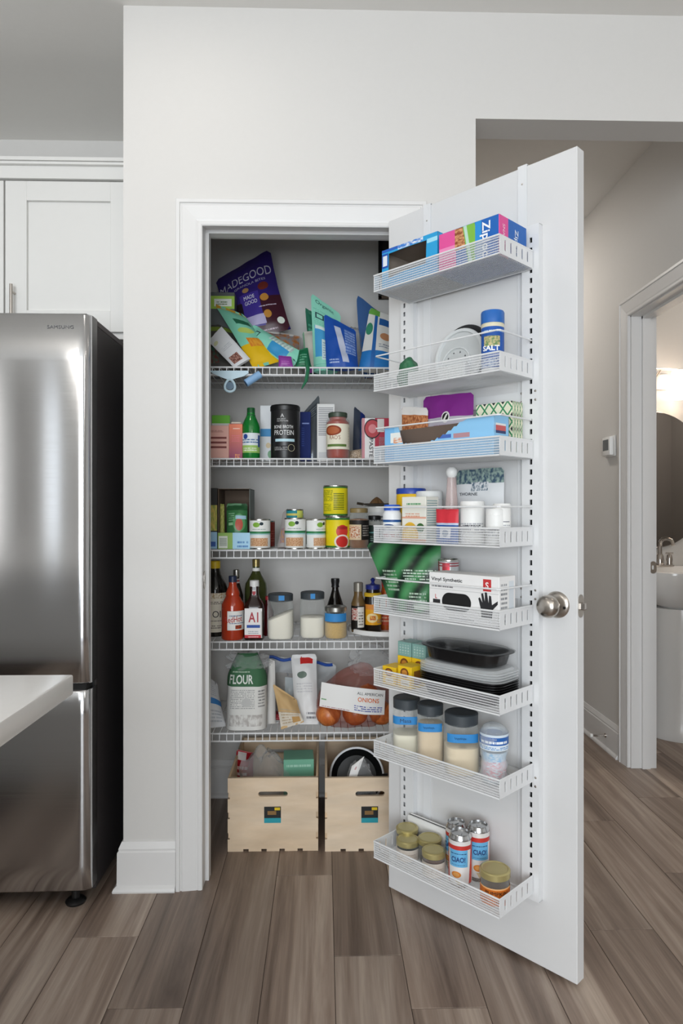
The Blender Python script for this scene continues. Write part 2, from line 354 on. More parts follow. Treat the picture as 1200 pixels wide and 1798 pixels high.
def crumple(name, rx, ry, rz, mat, parent=None, loc=None, amp=.25, seed=0, flat_base=True, sub=4, freq=1.6, rot=None, fn=None):
    bm = bmesh.new(); bmesh.ops.create_icosphere(bm, subdivisions=sub, radius=1)
    for v in bm.verts:
        n = noise.noise(v.co*freq+Vector((seed*5, seed, 0)))+.5*noise.noise(v.co*freq*2.7+Vector((seed, 9, seed)))
        c = v.co*(1+amp*n); z = c.z
        if flat_base: z = max(z, -.82)
        v.co = (c.x*rx, c.y*ry, z*rz+(.82*rz if flat_base else 0))
        if fn: v.co = fn(v.co)
    me = bpy.data.meshes.new(name); bm.to_mesh(me); bm.free()
    return finish(name, me, mat, parent, loc, rot, True, 1.4)
# ================================================================== THE SETTING
def sbox(name, boxes, mat, parent=None):
    m = MB()
    for lo, hi in boxes: m.box(lo, hi)
    return struct(m.build(name, mat, parent, smooth=False))
XL, XR, YR = -3.2, 3.4, -5.5
OPL, OPR, OPT = -.379, .243, 2.049                          # pantry door rough opening
floor_m = woodmat('floor_wood', '#5f4f45', '#8f7d70', '#b7a799', .42, 13, .55)
fl = sbox('floor', [((XL-.2, YR-.2, -.05), (XR+.2, 4.0, -.0025))], pmat('#4a3d35', .7))
# individual planks, seven-inch rows running away from the camera
PW, PLEN = .1775, 1.22
joint = {-4: -.235, -3: -.506, -1: .065, 0: -.332, 1: -.524, 4: -.239, -2: .47, 2: .12, 3: .33, 5: .42, 6: .05, 7: .62, 8: -.1, 9: .3}
pcache = {}
for k in range(-7, 13):
    x0 = .027+PW*k; y = joint.get(k, random.uniform(-.6, .6))
    while y > -2.2: y -= PLEN
    while y < 3.7:
        a, b = max(y, -2.4), min(y+PLEN, 3.8); key = round(b-a, 3)
        c = ((x0+PW/2), (a+b)/2, 0)
        if key in pcache:
            o = bpy.data.objects.new('plank', pcache[key]); COL.objects.link(o); o.parent = fl; o.location = c
        else:
            o = box('plank', (-PW/2+.0007, -(b-a)/2+.0007, -.0024), (PW/2-.0007, (b-a)/2-.0007, 0), floor_m, fl, .0009, c); pcache[key] = o.data
        y += PLEN
sbox('ceiling', [((XL-.2, YR-.2, CEIL), (XR+.2, 4.0, CEIL+.1))], CEILM)
sbox('wall_front', [((-.615, 0, 0), (OPL, .115, CEIL)), ((OPL, 0, OPT), (OPR, .115, CEIL)), ((OPR, 0, 0), (.472, .115, CEIL)),
                    ((.472, 0, 2.379), (1.385, .115, CEIL)), ((1.385, 0, 0), (XR, .115, CEIL))], WALL)
sbox('wall_pantry_left', [((-.615, .115, 0), (-.5, .775, CEIL))], WALL)
sbox('wall_pantry_back', [((-.5, .68, 0), (.357, .775, CEIL))], WALL)
sbox('wall_pantry_right', [((.357, .115, 0), (.472, 3.8, CEIL))], WALL)
sbox('wall_back', [((XL, .775, 0), (-.5, .89, CEIL))], WALL)
BD0, BD1 = .16, .945                                        # bathroom door opening along y in the hall's right wall
sbox('wall_hall_right', [((1.385, .115, 0), (1.5, BD0, CEIL)), ((1.385, BD0, 2.05), (1.5, BD1, CEIL)), ((1.385, BD1, 0), (1.5, 3.8, CEIL))], WALL)
sbox('wall_hall_end', [((.357, 3.8, 0), (2.9, 3.9, CEIL))], WALL)
sbox('wall_bath_back', [((1.5, 1.62, 0), (2.9, 1.72, CEIL))], WALL)
sbox('wall_bath_right', [((2.9, .115, 0), (3.0, 1.72, CEIL))], WALL)
sbox('wall_right', [((XR, YR, 0), (XR+.1, .115, CEIL))], WALL)
sbox('wall_left', [((XL-.1, YR, 0), (XL, -4.81, CEIL)), ((XL-.1, -4.59, 0), (XL, .89, CEIL)), ((XL-.1, -4.81, 0), (XL, -4.59, .12)), ((XL-.1, -4.81, 2.48), (XL, -4.59, CEIL))], WALL)
sbox('wall_rear', [((XL, YR-.1, 0), (-2.84, YR, CEIL)), ((-2.84, YR-.1, 0), (-2.60, YR, .12)), ((-2.84, YR-.1, 2.48), (-2.60, YR, CEIL)), ((-2.60, YR-.1, 0), (-1.8, YR, CEIL)), 
                   ((-1.8, YR-.1, 2.4), (.8, YR, CEIL)), ((.8, YR-.1, 0), (XR, YR, CEIL))], WALL)
def window(name, lo, hi, axis, nm):
    fr = MB(); t = .05
    x0, z0, x1, z1 = lo[0], lo[1], hi[0], hi[1]; p = axis[1]
    def bx(a, b, c, d, th=.03):
        if axis[0] == 'y': fr.box((a, p-th, b), (c, p+th, d))
        else: fr.box((p-th, a, b), (p+th, c, d))
    bx(x0, z0, x1, z0+t); bx(x0, z1-t, x1, z1); bx(x0, z0, x0+t, z1); bx(x1-t, z0, x1, z1)
    for i in range(1, nm): xm = x0+(x1-x0)*i/nm; bx(xm-t/2, z0, xm+t/2, z1)
    o = struct(fr.build(name, TRIM, smooth=False)); g = MB()
    if axis[0] == 'y': g.box((x0, p-.003, z0), (x1, p+.003, z1))
    else: g.box((p-.003, x0, z0), (p+.003, x1, z1))
    g.build('pane', film('#f4fafc', .03, .02), o, smooth=False)
window('window_1', (-1.8, .02), (.8, 2.4), ('y', YR-.06), 3)
window('window_2', (-2.84, .12), (-2.60, 2.48), ('y', YR-.06), 1)
window('window_3', (-4.81, .12), (-4.59, 2.48), ('x', XL-.06), 1)
# ---- mouldings swept along a path with mitred corners
def sweep(name, prof, path, up, mat=TRIM, parent=None):
    """prof [(a,b)]: a across (to the outside of the path, in its plane), b out of the plane (dir up)"""
    pts = [Vector(p) for p in path]; up = Vector(up); v = []; f = []; n = len(prof)
    for i, p in enumerate(pts):
        d0 = (pts[i]-pts[i-1]).normalized() if i else None; d1 = (pts[i+1]-pts[i]).normalized() if i < len(pts)-1 else None
        s0 = up.cross(d0) if d0 else None; s1 = up.cross(d1) if d1 else None
        if s0 is None: m = s1
        elif s1 is None: m = s0
        else: m = (s0+s1); m = m*(1/(1+s0.dot(s1)))
        v += [p+m*a+up*b for a, b in prof]
    for i in range(len(pts)-1):
        for j in range(n): a = i*n+j; b = i*n+(j+1) % n; f.append([a, b, b+n, a+n])
    f.append(list(range(n))); f.append(list(range((len(pts)-1)*n, len(pts)*n))[::-1])
    return struct(pyd(name, v, f, mat, parent, smooth=False))
CAS = [(0, 0), (0, .011), (.004, .0135), (.012, .0135), (.014, .011), (.020, .013), (.060, .018), (.063, .015), (.066, .015), (.068, .02), (.078, .02), (.080, .018), (.080, 0)]
sweep('trim_pantry_casing', CAS, [(-.372, 0, 0), (-.372, 0, 2.033), (.237, 0, 2.033), (.237, 0, 0)], (0, -1, 0))
m = MB(); J = .02
m.box((OPL, 0.0, 0), (OPL+.007, .115, 2.042)).box((OPR-.007, 0.0, 0), (OPR, .115, 2.042)).box((OPL, 0.0, 2.042), (OPR, .115, OPT))
m.box((OPL+.007, .042, 0), (OPL+.018, .078, 2.042)).box((OPR-.018, .042, 0), (OPR-.007, .078, 2.042)).box((OPL+.018, .042, 2.031), (OPR-.018, .078, 2.042))
m.box((OPL+.007, .078, 0), (OPL+.011, .115, 2.042))
jamb = struct(m.build('trim_pantry_jamb', TRIM, smooth=False))
plate('strike_plate', rslot(0, 0, .026, .056, 3), [rslot(0, 0, .010, .022, 2)], .0015, NICKEL, jamb, (OPL+.0082, .024, .945), (0, 0, H90))
BASE = [(0, 0), (0, .012), (.004, .0125), (.011, .019), (.016, .019), (.02, .016), (.095, .016), (.098, .019), (.108, .017), (.116, .022), (.120, .022), (.132, .012), (.138, .009), (.142, .006), (.145, 0)]
def baseboard(name, path):
    """mitred skirting; path runs with the room on its right"""
    prof = [(0, 0), (.026, 0), (.027, .005), (.024, .012), (.016, .019), (.015, .118), (.011, .122), (.012, .128), (.006, .142), (.004, .147), (0, .148)]
    pts = [Vector(p) for p in path]; v = []; f = []; n = len(prof)
    for i, p in enumerate(pts):
        d0 = (pts[i]-pts[i-1]).normalized() if i else None; d1 = (pts[i+1]-pts[i]).normalized() if i < len(pts)-1 else None
        s0 = d0.cross(UP) if d0 else None; s1 = d1.cross(UP) if d1 else None
        mm = s1 if s0 is None else s0 if s1 is None else (s0+s1)*(1/(1+s0.dot(s1)))
        v += [p+mm*a+UP*b for a, b in prof]
    for i in range(len(pts)-1):
        for j in range(n): a = i*n+j; b = i*n+(j+1) % n; f.append([a, b, b+n, a+n])
    f.append(list(range(n))); f.append(list(range((len(pts)-1)*n, len(pts)*n))[::-1])
    return struct(pyd(name, v, f, TRIM, smooth=False))
baseboard('baseboard_front', [(-.615, .72, 0), (-.615, 0, 0), (-.453, 0, 0)])
baseboard('baseboard_pantry', [(-.5, .115, 0), (-.5, .68, 0), (.357, .68, 0), (.357, .115, 0)])
baseboard('baseboard_opening', [(.318, 0, 0), (.472, 0, 0), (.472, 3.8, 0)])
bbh = baseboard('baseboard_hall', [(1.385, 3.8, 0), (1.385, BD1+.09, 0)])
baseboard('baseboard_bath', [(1.5, BD1+.09, 0), (1.5, 1.62, 0), (2.9, 1.62, 0), (2.9, .115, 0)])
# bathroom doorway: casing on the hall side, jambs with stop
sweep('trim_bath_casing', CAS, [(1.385, BD1-.005, 0), (1.385, BD1-.005, 2.04), (1.385, BD0+.005, 2.04), (1.385, BD0+.005, 0)], (-1, 0, 0))
m = MB()
m.box((1.385, BD1-.015, 0), (1.5, BD1, 2.05)).box((1.385, BD0, 0), (1.5, BD0+.015, 2.05)).box((1.385, BD0, 2.035), (1.5, BD1, 2.05))
m.box((1.432, BD1-.026, 0), (1.468, BD1-.015, 2.035)).box((1.432, BD0+.015, 2.024), (1.468, BD1-.015, 2.035))
bj = struct(m.build('trim_bath_jamb', TRIM, smooth=False))
plate('strike_plate', rslot(0, 0, .03, .056, 3), [rslot(-.002, 0, .009, .02, 2)], .0015, NICKEL, bj, (1.485, BD1-.0158, .905))
# ---- the pantry door, swung open
d1 = struct(box('door_1', (0, 0, .012), (.608, .035, 2.044), DOORW, None, .0012, dw(0, 0, 0), (0, 0, DTH)))
kz = .928; kt = .556
rose = lathe('knob_rose', [(0, 0), (.033, 0), (.033, .003), (.030, .0065), (.024, .009), (0, .0095)], NICKEL, d1, (kt, 0, kz), (H90, 0, 0), 40)
lathe('knob', [(0, .009), (.0115, .009), (.0105, .02), (.013, .027), (.021, .031), (.0265, .038), (.028, .046), (.0265, .055), (.021, .062), (.012, .0655), (0, .0665)], NICKEL, d1, (kt, 0, kz), (H90, 0, 0), 40)
lathe('privacy_pin', [(0, .0), (.0035, 0), (.0035, .0012), (0, .0012)], BLACK, rose, (.0235, -.005, .0088), None, 12)
plate('latch_plate', rslot(0, 0, .026, .057, 3), [], .002, NICKEL, d1, (.6085, .0175, kz), (0, 0, H90))
box('latch_bolt', (.608, .010, kz-.009), (.621, .024, kz+.009), CHROME, d1, .002)
hinge = None
for z in (.25, 1.05, 1.85):
    h = MB(); h.tube([(-.003, .038, z-.045), (-.003, .038, z+.045)], .006, 10).box((-.001, .004, z-.045), (.0015, .036, z+.045)); h.build('hinge', NICKEL, d1)
# ================================================================== OVER-DOOR RACK
rk = thing('door_rack', 'white slotted over-door rack frame hooked on the open pantry door', 'rack', dw(0, 0, .18), DTH)
def stdplate(t0, t1, slot_t, name='slotted_standard'):
    fp = MB(); y0, y1 = -.0186, -.0171
    fp.box((t0, y0, 0), (slot_t-.0035, y1, 1.70)).box((slot_t+.0035, y0, 0), (t1, y1, 1.70)).box((slot_t-.0035, y0, 0), (slot_t+.0035, y1, .03))
    z = .03
    while z < 1.67: fp.box((slot_t-.0035, y0, z+.013), (slot_t+.0035, y1, z+.0254)); z += .0254
    fp.box((slot_t-.0035, y0, z), (slot_t+.0035, y1, 1.70)); fp.build(name, RACK, rk, smooth=False)
    sd = MB(); sd.box((t0, -.017, 0), (t0+.002, -.0005, 1.70)).box((t1-.002, -.017, 0), (t1, -.0005, 1.70)).box((t0, -.017, 0), (t1, -.0005, .002)).box((t0, -.017, 1.698), (t1, -.0005, 1.70)).build('channel_side', RACK, rk, smooth=False)
    sd = MB(); sd.box((slot_t-.008, -.005, .01), (slot_t+.008, -.002, 1.69)).build('slot_shade_strip', BLACK, rk, smooth=False)  # black strip puts the shade behind the slots into colour
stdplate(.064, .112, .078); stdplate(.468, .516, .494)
for t in (.137, .447):
    s = MB(); s.box((t, -.0028, 0), (t+.026, -.0006, 1.866)).box((t, -.0028, 1.866), (t+.026, .0372, 1.8682)).box((t, .0358, 1.82), (t+.026, .038, 1.8682)); s.build('hook_strap', RACK, rk, smooth=False)
    lathe('rivet', rprof(.0022, 0, .0012, .0006), NICKEL, rk, (t+.013, -.0028, 1.82), (H90, 0, 0), 10)
for z in (1.27, .77, .30):
    s = MB(); s.box((.112, -.008, z-.016), (.468, -.003, z+.016)); s.build('cross_brace', RACK, rk, smooth=False)
    for dz in (-.011, .011):
        for t in (.1155, .461, .507): lathe('screw', rprof(.003, 0, .002, .001), NICKEL, rk, (t, -.0075 if t < .5 else -.0185, z+dz), (H90, 0, 0), 10)
# ---- baskets
BT0, BT1, BN0, BN1, BH = .098, .500, .022, .172, .044
BW, BD = BT1-BT0, BN1-BN0
def basket_meshes():
    e = []; n = 5
    p0 = [rslot(-BD/2+.024+i*.0255, BH/2+.001, .006, .027, 2) for i in range(n)]
    ep = plate('end_panel', rrect(-BD/2, 0, BD/2, BH), p0, .002, RACK); e.append(ep.data); bpy.data.objects.remove(ep)
    r = MB(); r.tube([(-BW/2, BD/2, BH), (-BW/2, -BD/2, BH), (BW/2, -BD/2, BH), (BW/2, BD/2, BH)], .0024, 8); r.tube([(-BW/2, -BD/2, 0), (BW/2, -BD/2, 0)], .0022, 8)
    r.tube([(-BW/2, BD/2, .001), (BW/2, BD/2, .001)], .003, 8)
    o = r.build('rim_rod', RACK); e.append(o.data); bpy.data.objects.remove(o)
    ms = MB(); q = .0006
    q = .00075
    for i in range(1, 7): z = BH*i/7; ms.box((-BW/2, -BD/2-q, z-q), (BW/2, -BD/2+q, z+q))
    q = .0006
    for i in range(1, 21): y = -BD/2+BD*i/21; ms.box((-BW/2, y-q, -q), (BW/2, y+q, q))
    k = 120; q = .0002
    for i in range(1, k): x = -BW/2+BW*i/k; ms.box((x-q, -BD/2-.0008, 0), (x+q, -BD/2, BH)).box((x-q, -BD/2, -.0013), (x+q, BD/2, -.0006))
    o = ms.build('wire_mesh', RACK, smooth=False); e.append(o.data); bpy.data.objects.remove(o)
    g = MB(); g.tube([(-BW/2+.002, BD/2-.002, .0), (-BW/2+.002, -BD/2+.006, 0), (-BW/2+.007, -BD/2+.001, 0), (BW/2-.007, -BD/2+.001, 0), (BW/2-.002, -BD/2+.006, 0), (BW/2-.002, BD/2-.002, 0)], .0021, 8)
    o = g.build('guard_rail', RACK); e.append(o.data); bpy.data.objects.remove(o)
    return e
BMS = basket_meshes()
BZ = [1.812, 1.536, 1.336, 1.118, .922, .722, .524, .243]; BB = [z-BH+.001 for z in BZ]
blab = ['holding two boxes of food bags', 'holding the grey strainer lid and a blue shaker', 'holding the torn light blue box and a purple nut bag', 'full of white vitamin jars',
        'holding the white glove box and a green leaf-print bag', 'holding yellow boxes and black meal trays', 'holding three tall jars and a water bottle', 'holding drink cans and gold-lidded jars']
for i, z in enumerate(BZ):
    b = thing('rack_basket', 'white wire mesh door basket '+blab[i], 'basket', dw((BT0+BT1)/2, (BN0+BN1)/2, z-BH), DTH, 'wire baskets on the door rack')
    def ch(me, nm, loc=(0, 0, 0), rot=(0, 0, 0)):
        o = bpy.data.objects.new(nm, me); COL.objects.link(o); o.parent = b; o.location = loc; o.rotation_euler = rot; return o
    ch(BMS[0], 'end_panel', (-BW/2, 0, 0), (0, 0, H90)); ch(BMS[0], 'end_panel', (BW/2, 0, 0), (0, 0, H90)); ch(BMS[1], 'rim_rod')
    ch(BMS[2], 'wire_mesh')['kind'] = 'stuff'
    if i in (1, 2, 3, 4): ch(BMS[3], 'guard_rail', (0, 0, BH+.052))
# ================================================================== PANTRY WIRE SHELVES
SZ = [1.66, 1.343, 1.026, .709, .392]; SF, SBK = .262, .672; SX0, SX1 = -.497, .354
def shelf_meshes():
    e = []; r = .003
    m = MB(); m.tube([(SX0, SF, -.003), (SX1, SF, -.003)], r, 8); o = m.build('front_rail', RACK); e.append(o.data); bpy.data.objects.remove(o)
    m = MB(); m.tube([(SX0, SF-.002, -.029), (SX1, SF-.002, -.029)], r, 8); o = m.build('lip_rail', RACK); e.append(o.data); bpy.data.objects.remove(o)
    m = MB()
    for y in (SF+.13, SF+.27, SBK): m.tube([(SX0, y, -.0062), (SX1, y, -.0062)], r, 8)
    o = m.build('cross_rail', RACK); e.append(o.data); bpy.data.objects.remove(o)
    m = MB(); x = SX0+.012
    while x < SX1:
        m.tube([(x, SBK, -.0017), (x, SF+.002, -.0017), (x, SF-.001, -.005), (x, SF-.0035, -.029)], .0016, 6); x += .0248
    o = m.build('deck_wires', RACK); e.append(o.data); bpy.data.objects.remove(o); return e
SMS = shelf_meshes()
slab = ['topmost white wire pantry shelf, loaded with snack bags', 'white wire pantry shelf holding the black canister and sauce jar', 'white wire pantry shelf holding the food cans',
        'white wire pantry shelf holding bottles and glass jars', 'lowest white wire pantry shelf, above the wooden crates']
for i, z in enumerate(SZ):
    s = thing('wire_shelf', slab[i], 'shelf', (0, 0, z), 0, 'wire shelves in the pantry')
    for me, nm in zip(SMS, ('front_rail', 'lip_rail', 'cross_rail', 'deck_wires')):
        o = bpy.data.objects.new(nm, me); COL.objects.link(o); o.parent = s
        if nm == 'deck_wires': o['kind'] = 'stuff'
# ================================================================== REFRIGERATOR
STEEL = steelmat(); FRB = pmat('#3a3637', .45, noise_amt=.03)
fy, fx1, fx0 = -.125, -.676, -1.586
fr = thing('refrigerator', 'stainless steel refrigerator with bottom freezer drawer beside the pantry wall', 'refrigerator', ((fx0+fx1)/2, 0, 0))
FW2 = (fx1-fx0)/2
box('body', (-FW2+.006, fy+.075, .03), (FW2-.006, .64, 1.715), FRB, fr, .003)
def fdoor(name, x0, x1, z0, z1, par):
    """door with a bowed front that rolls off at its edges, thickness 68 mm"""
    v = []; f = []; nx, nz = 48, 10; yb = fy+.068
    w2 = (x1-x0)/2; xc = (x0+x1)/2
    def yy(s):
        e = .03; d = w2*(1-abs(s)); bow = .003*(s*s)
        roll = 0 if d > e else e*.75*(1-math.sqrt(max(0, 1-((e-d)/e)**2)))
        return fy+bow+roll
    for j in range(nz+1):
        if j == 0: z, o = z0, .006
        elif j == nz: z, o = z1, .006
        else: z, o = z0+.006+(z1-z0-.012)*(j-1)/(nz-2), 0
        for i in range(nx+1):
            s = -math.cos(math.pi*i/nx) if True else 0
            v.append((xc+w2*s, min(yy(s)+o, yb), z))
    for j in range(nz):
        for i in range(nx): a = j*(nx+1)+i; f.append([a, a+1, a+nx+2, a+nx+1])
    k = len(v); v += [(x0, yb, z0), (x1, yb, z0), (x1, yb, z1), (x0, yb, z1)]; n = nx+1
    f += [[k, k+3, nz*n]+[j*n for j in range(nz-1, -1, -1)], [k+1]+[j*n+nx for j in range(nz+1)]+[k+2], [k, k+1]+[i for i in range(nx, -1, -1)], [k+3]+[nz*n+i for i in range(nx+1)]+[k+2], [k, k+1, k+2, k+3]]
    return pyd(name, v, f, STEEL, par, ang=.9)
fdoor('door', -FW2, -.003, .66, 1.73, fr); dr = fdoor('door', .003, FW2, .66, 1.73, fr)
fz = fdoor('freezer_drawer', -FW2, FW2, .06, .642, fr)
box('door_gasket', (-FW2+.012, fy+.068, .07), (FW2-.009, fy+.075, 1.722), DARK, fr, .001)
box('pocket_handle', (-FW2+.02, fy+.012, .642), (FW2-.012, fy+.06, .66), BLACK, fr, .001)
box('hinge_cover', (FW2-.10, fy+.02, 1.715), (FW2-.012, fy+.065, 1.735), pmat('#5b5657', .5), fr, .004)
box('top_rail', (FW2-.07, fy+.082, 1.715), (FW2-.008, .42, 1.737), pmat('#6b6566', .5), fr, .004)
for x in (-FW2+.12, FW2-.06):
    lathe('foot', [(0, 0), (.028, 0), (.03, .006), (.024, .012), (.012, .016), (.012, .04), (0, .04)], BLACK, fr, (x, fy+.06, 0), None, 20)
txt(dr, 'SAMSUNG', .075, .0095, lambda x, z: Vector((.372+x, fy+.003*((.372+x-.229)/.2275)**2-.0008, 1.69+z)), '#5a5b5d')
# ================================================================== WALL CABINETS ABOVE THE FRIDGE
CABW = pmat('#e3e2df', .4, noise_amt=.01)
cy0 = .34
wc = thing('wall_cabinet', 'white shaker wall cabinet with crown moulding above the refrigerator', 'cabinet', (-1.0, .775, 1.79))
def cb(name, x0, x1, z0, z1, y0, y1, mat=CABW, par=None, bv=.0015): return box(name, (x0+1, y0-.775, z0-1.79), (x1+1, y1-.775, z1-1.79), mat, par or wc, bv)
cb('body', -2.03, -.62, 1.79, 2.345, cy0+.02, .774)
for x0, x1 in ((-1.575, -1.136), (-1.130, -.645)):
    d = cb('door', x0, x1, 1.797, 2.331, cy0+.014, cy0+.0195)
    for q in ((x0, x0+.075, 1.797, 2.331), (x1-.075 if x1 < -1 else x1-.115, x1, 1.797, 2.331), (x0+.075, x1-.075 if x1 < -1 else x1-.115, 1.797, 1.872), (x0+.075, x1-.075 if x1 < -1 else x1-.115, 2.262, 2.331)):
        cb('rail', *q, cy0, cy0+.0145, CABW, d, .001).matrix_parent_inverse = d.matrix_world.inverted()
    if x0 > -1.2:
        h = MB(); xx = x0+.034+1; yy_ = cy0-.775
        h.tube([(xx, yy_-.03, .02), (xx, yy_-.03, .165)], .0055, 10).tube([(xx, yy_-.03, .05), (xx, yy_+.002, .05)], .004, 8).tube([(xx, yy_-.03, .14), (xx, yy_+.002, .14)], .004, 8).build('handle', NICKEL, d)
mm = MB(); mm.box((-1.03, cy0-.035-.775, .598), (.38, -.001, .61)).box((-1.03, cy0-.028-.775, .588), (.38, -.001, .597)).box((-1.03, cy0-.012-.775, .545), (.38, -.001, .588)); mm.build('crown_moulding', CABW, wc, smooth=False)
cb('light_rail', -2.03, -.62, 1.772, 1.7895, cy0+.006, cy0+.03)
# ================================================================== ISLAND COUNTER
QZ = pmat('#eceae7', .25, noise_amt=.012, scale=90)
ct = thing('kitchen_island', 'white quartz island countertop corner in front of the refrigerator', 'counter', (-.9, -1.6, 0))
box('countertop', (-.9, -.95, .885), (.525, .523, .915), QZ, ct, .003, None, None, 2)
box('base_cabinet', (-.85, -.85, 0), (.16, .48, .885), CABW, ct)
br = MB(); br.box((.16, .36, .8785), (.478, .40, .8845)).box((.16, .36, .62), (.166, .40, .8785)).build('support_bracket', DARK, ct, smooth=False)
# ================================================================== HALL AND BATHROOM
th = thing('thermostat', 'white wall thermostat with grey screen beside the bathroom doorway', 'thermostat', atz(1076, 783, 0) if False else (1.385, 1.17, 1.46))
def thp(u, v): d = ray(u, v); k = (1.385-CAM.x)/d.x; return CAM+d*k
p0, p1 = thp(1062, 805), thp(1086, 762); yc = (p0.y+p1.y)/2; zc = (p0.z+p1.z)/2
th.location = (1.385, yc, zc)
box('wall_plate', (-.008, -.058, -.05), (0, .058, .05), WHITE, th, .004, None, None, 2)
box('body', (-.026, -.045, -.044), (-.008, .045, .044), WHITE, th, .004, None, None, 2)
box('screen', (-.0268, -.03, -.02), (-.0258, .034, .032), pmat('#6d7173', .25), th, .0004)
ds = thing('door_stop', 'small spring door stop screwed to the hall baseboard', 'door stop', (1.37, thp(1070, 1303).y, .07))
MB().tube([(-.0, 0, 0), (-.065, -.0, .0)], .005, 8).build('rod', CHROME, ds); lathe('tip', rprof(.009, 0, .014), WHITE, ds, (-.065, 0, 0), (0, -H90, 0), 14); lathe('base', rprof(.011, 0, .005, .002), CHROME, ds, (0, 0, 0), (0, -H90, 0), 14)
SX, SY = 1.90, 1.40
sk = thing('pedestal_sink', 'white pedestal sink standing in the bathroom', 'sink', (SX, SY, 0)); PORC = pmat('#eeedeb', .12, noise_amt=.005)
lathe('basin', [(0, .64), (.10, .645), (.19, .68), (.245, .745), (.262, .80), (.272, .832), (.27, .85), (.255, .856), (.235, .848), (.19, .80), (.1, .77), (0, .765)], PORC, sk, None, None, 48, sq=2.6, sy=.8)
lathe('pedestal', [(0, 0), (.215, 0), (.218, .02), (.205, .06), (.195, .3), (.19, .55), (.185, .66), (0, .67)], PORC, sk, None, None, 40, sy=.8)
fc = thing('faucet', 'polished nickel two-handle faucet on the bathroom sink', 'faucet', (1.815, 1.53, .858))
lathe('base_plate', rprof(.03, 0, .012, .004), CHROME, fc, None, None, 32, sx=2.6)
sp = [(0, 0, .01), (0, 0, .11), (0, -.006, .135), (.004, -.02, .15), (.014, -.05, .156), (.022, -.08, .148), (.026, -.093, .12)]
MB().tube([(x, y, z) for x, y, z in sp], [.013, .011, .011, .011, .011, .010, .010], 12).build('spout', CHROME, fc); lathe('spout_base', [(0, .01), (.021, .01), (.022, .03), (.018, .06), (.012, .072), (0, .072)], CHROME, fc)
for s in (-1, 1):
    h = lathe('handle', [(0, .01), (.017, .01), (.014, .022), (.017, .04), (.014, .06), (.010, .066), (0, .068)], CHROME, fc, (s*.052, 0, 0))
    MB().tube([(-.02, 0, .073), (.02, 0, .073)], .004, 8).build('lever', CHROME, h)
mr_ = thing('wall_mirror', 'large rounded frameless mirror above the bathroom sink', 'mirror', (1.78, 1.614, 1.33))
lathe('mirror_glass', [(0, 0), (.33, 0), (.33, .004), (.326, .005), (0, .005)], pmat('#9a9592', .03, 1, noise_amt=0), mr_, None, (H90, 0, 0), 64, sq=2.3, sy=1.15)
vl = thing('vanity_light', 'nickel vanity light bar with glowing glass shades above the mirror', 'light', (1.80, 1.62, 1.87))
box('back_plate', (-.02, -.022, -.045), (.095, 0, .045), pmat('#d9d2cc', .35, .6), vl, .004)
MB().tube([(-.2, -.06, .05), (-.1, -.066, .056), (.03, -.07, .06), (.16, -.066, .056), (.3, -.06, .05)], .006, 10).tube([(.03, -.02, .03), (.03, -.07, .058)], .006, 8).build('arm', NICKEL, vl)
SHD = emat('#fff1e0', 6)
for x in (-.085, .115):
    s = lathe('shade', [(.03, .045), (.034, .03), (.042, -.06), (.046, -.105), (.044, -.105), (.04, -.06), (.03, .03), (.028, .045)], SHD, vl, (x, -.085, 0), None, 24)
# ================================================================== GOODS: builders
def scyl(u0, u1, vt, si, y, base=None):                      # round thing on a pantry shelf: x, radius, height
    p = aty((u0+u1)/2, CV, y); D = depth(p); r = (u1-u0)/2*D/FPX; z0 = SZ[si] if base is None else base
    return p.x, r, CAM.z-(vt-CV)*(D+(r if vt > CV else -r))/FPX-z0
def sflat(u0, u1, vt, si, y, base=None):                     # boxy thing whose front face is at y
    a, b = aty(u0, vt, y), aty(u1, vt, y); return (a.x+b.x)/2, b.x-a.x, (a.z+b.z)/2-(SZ[si] if base is None else base)
def dround(u0, u1, vt, bi, n, base=None):
    t, r = dcyl(u0, u1, n); D = depth(dw(t, n, 1)); z0 = BB[bi] if base is None else base
    return t, r, CAM.z-(vt-CV)*(D+(r if vt > CV else -r))/FPX-z0
def dflat(u0, u1, vt, bi, n, base=None):
    t0, z = dpx(u0, vt, n); t1, z2 = dpx(u1, vt, n); return (t0+t1)/2, t1-t0, (z+z2)/2-(BB[bi] if base is None else base)
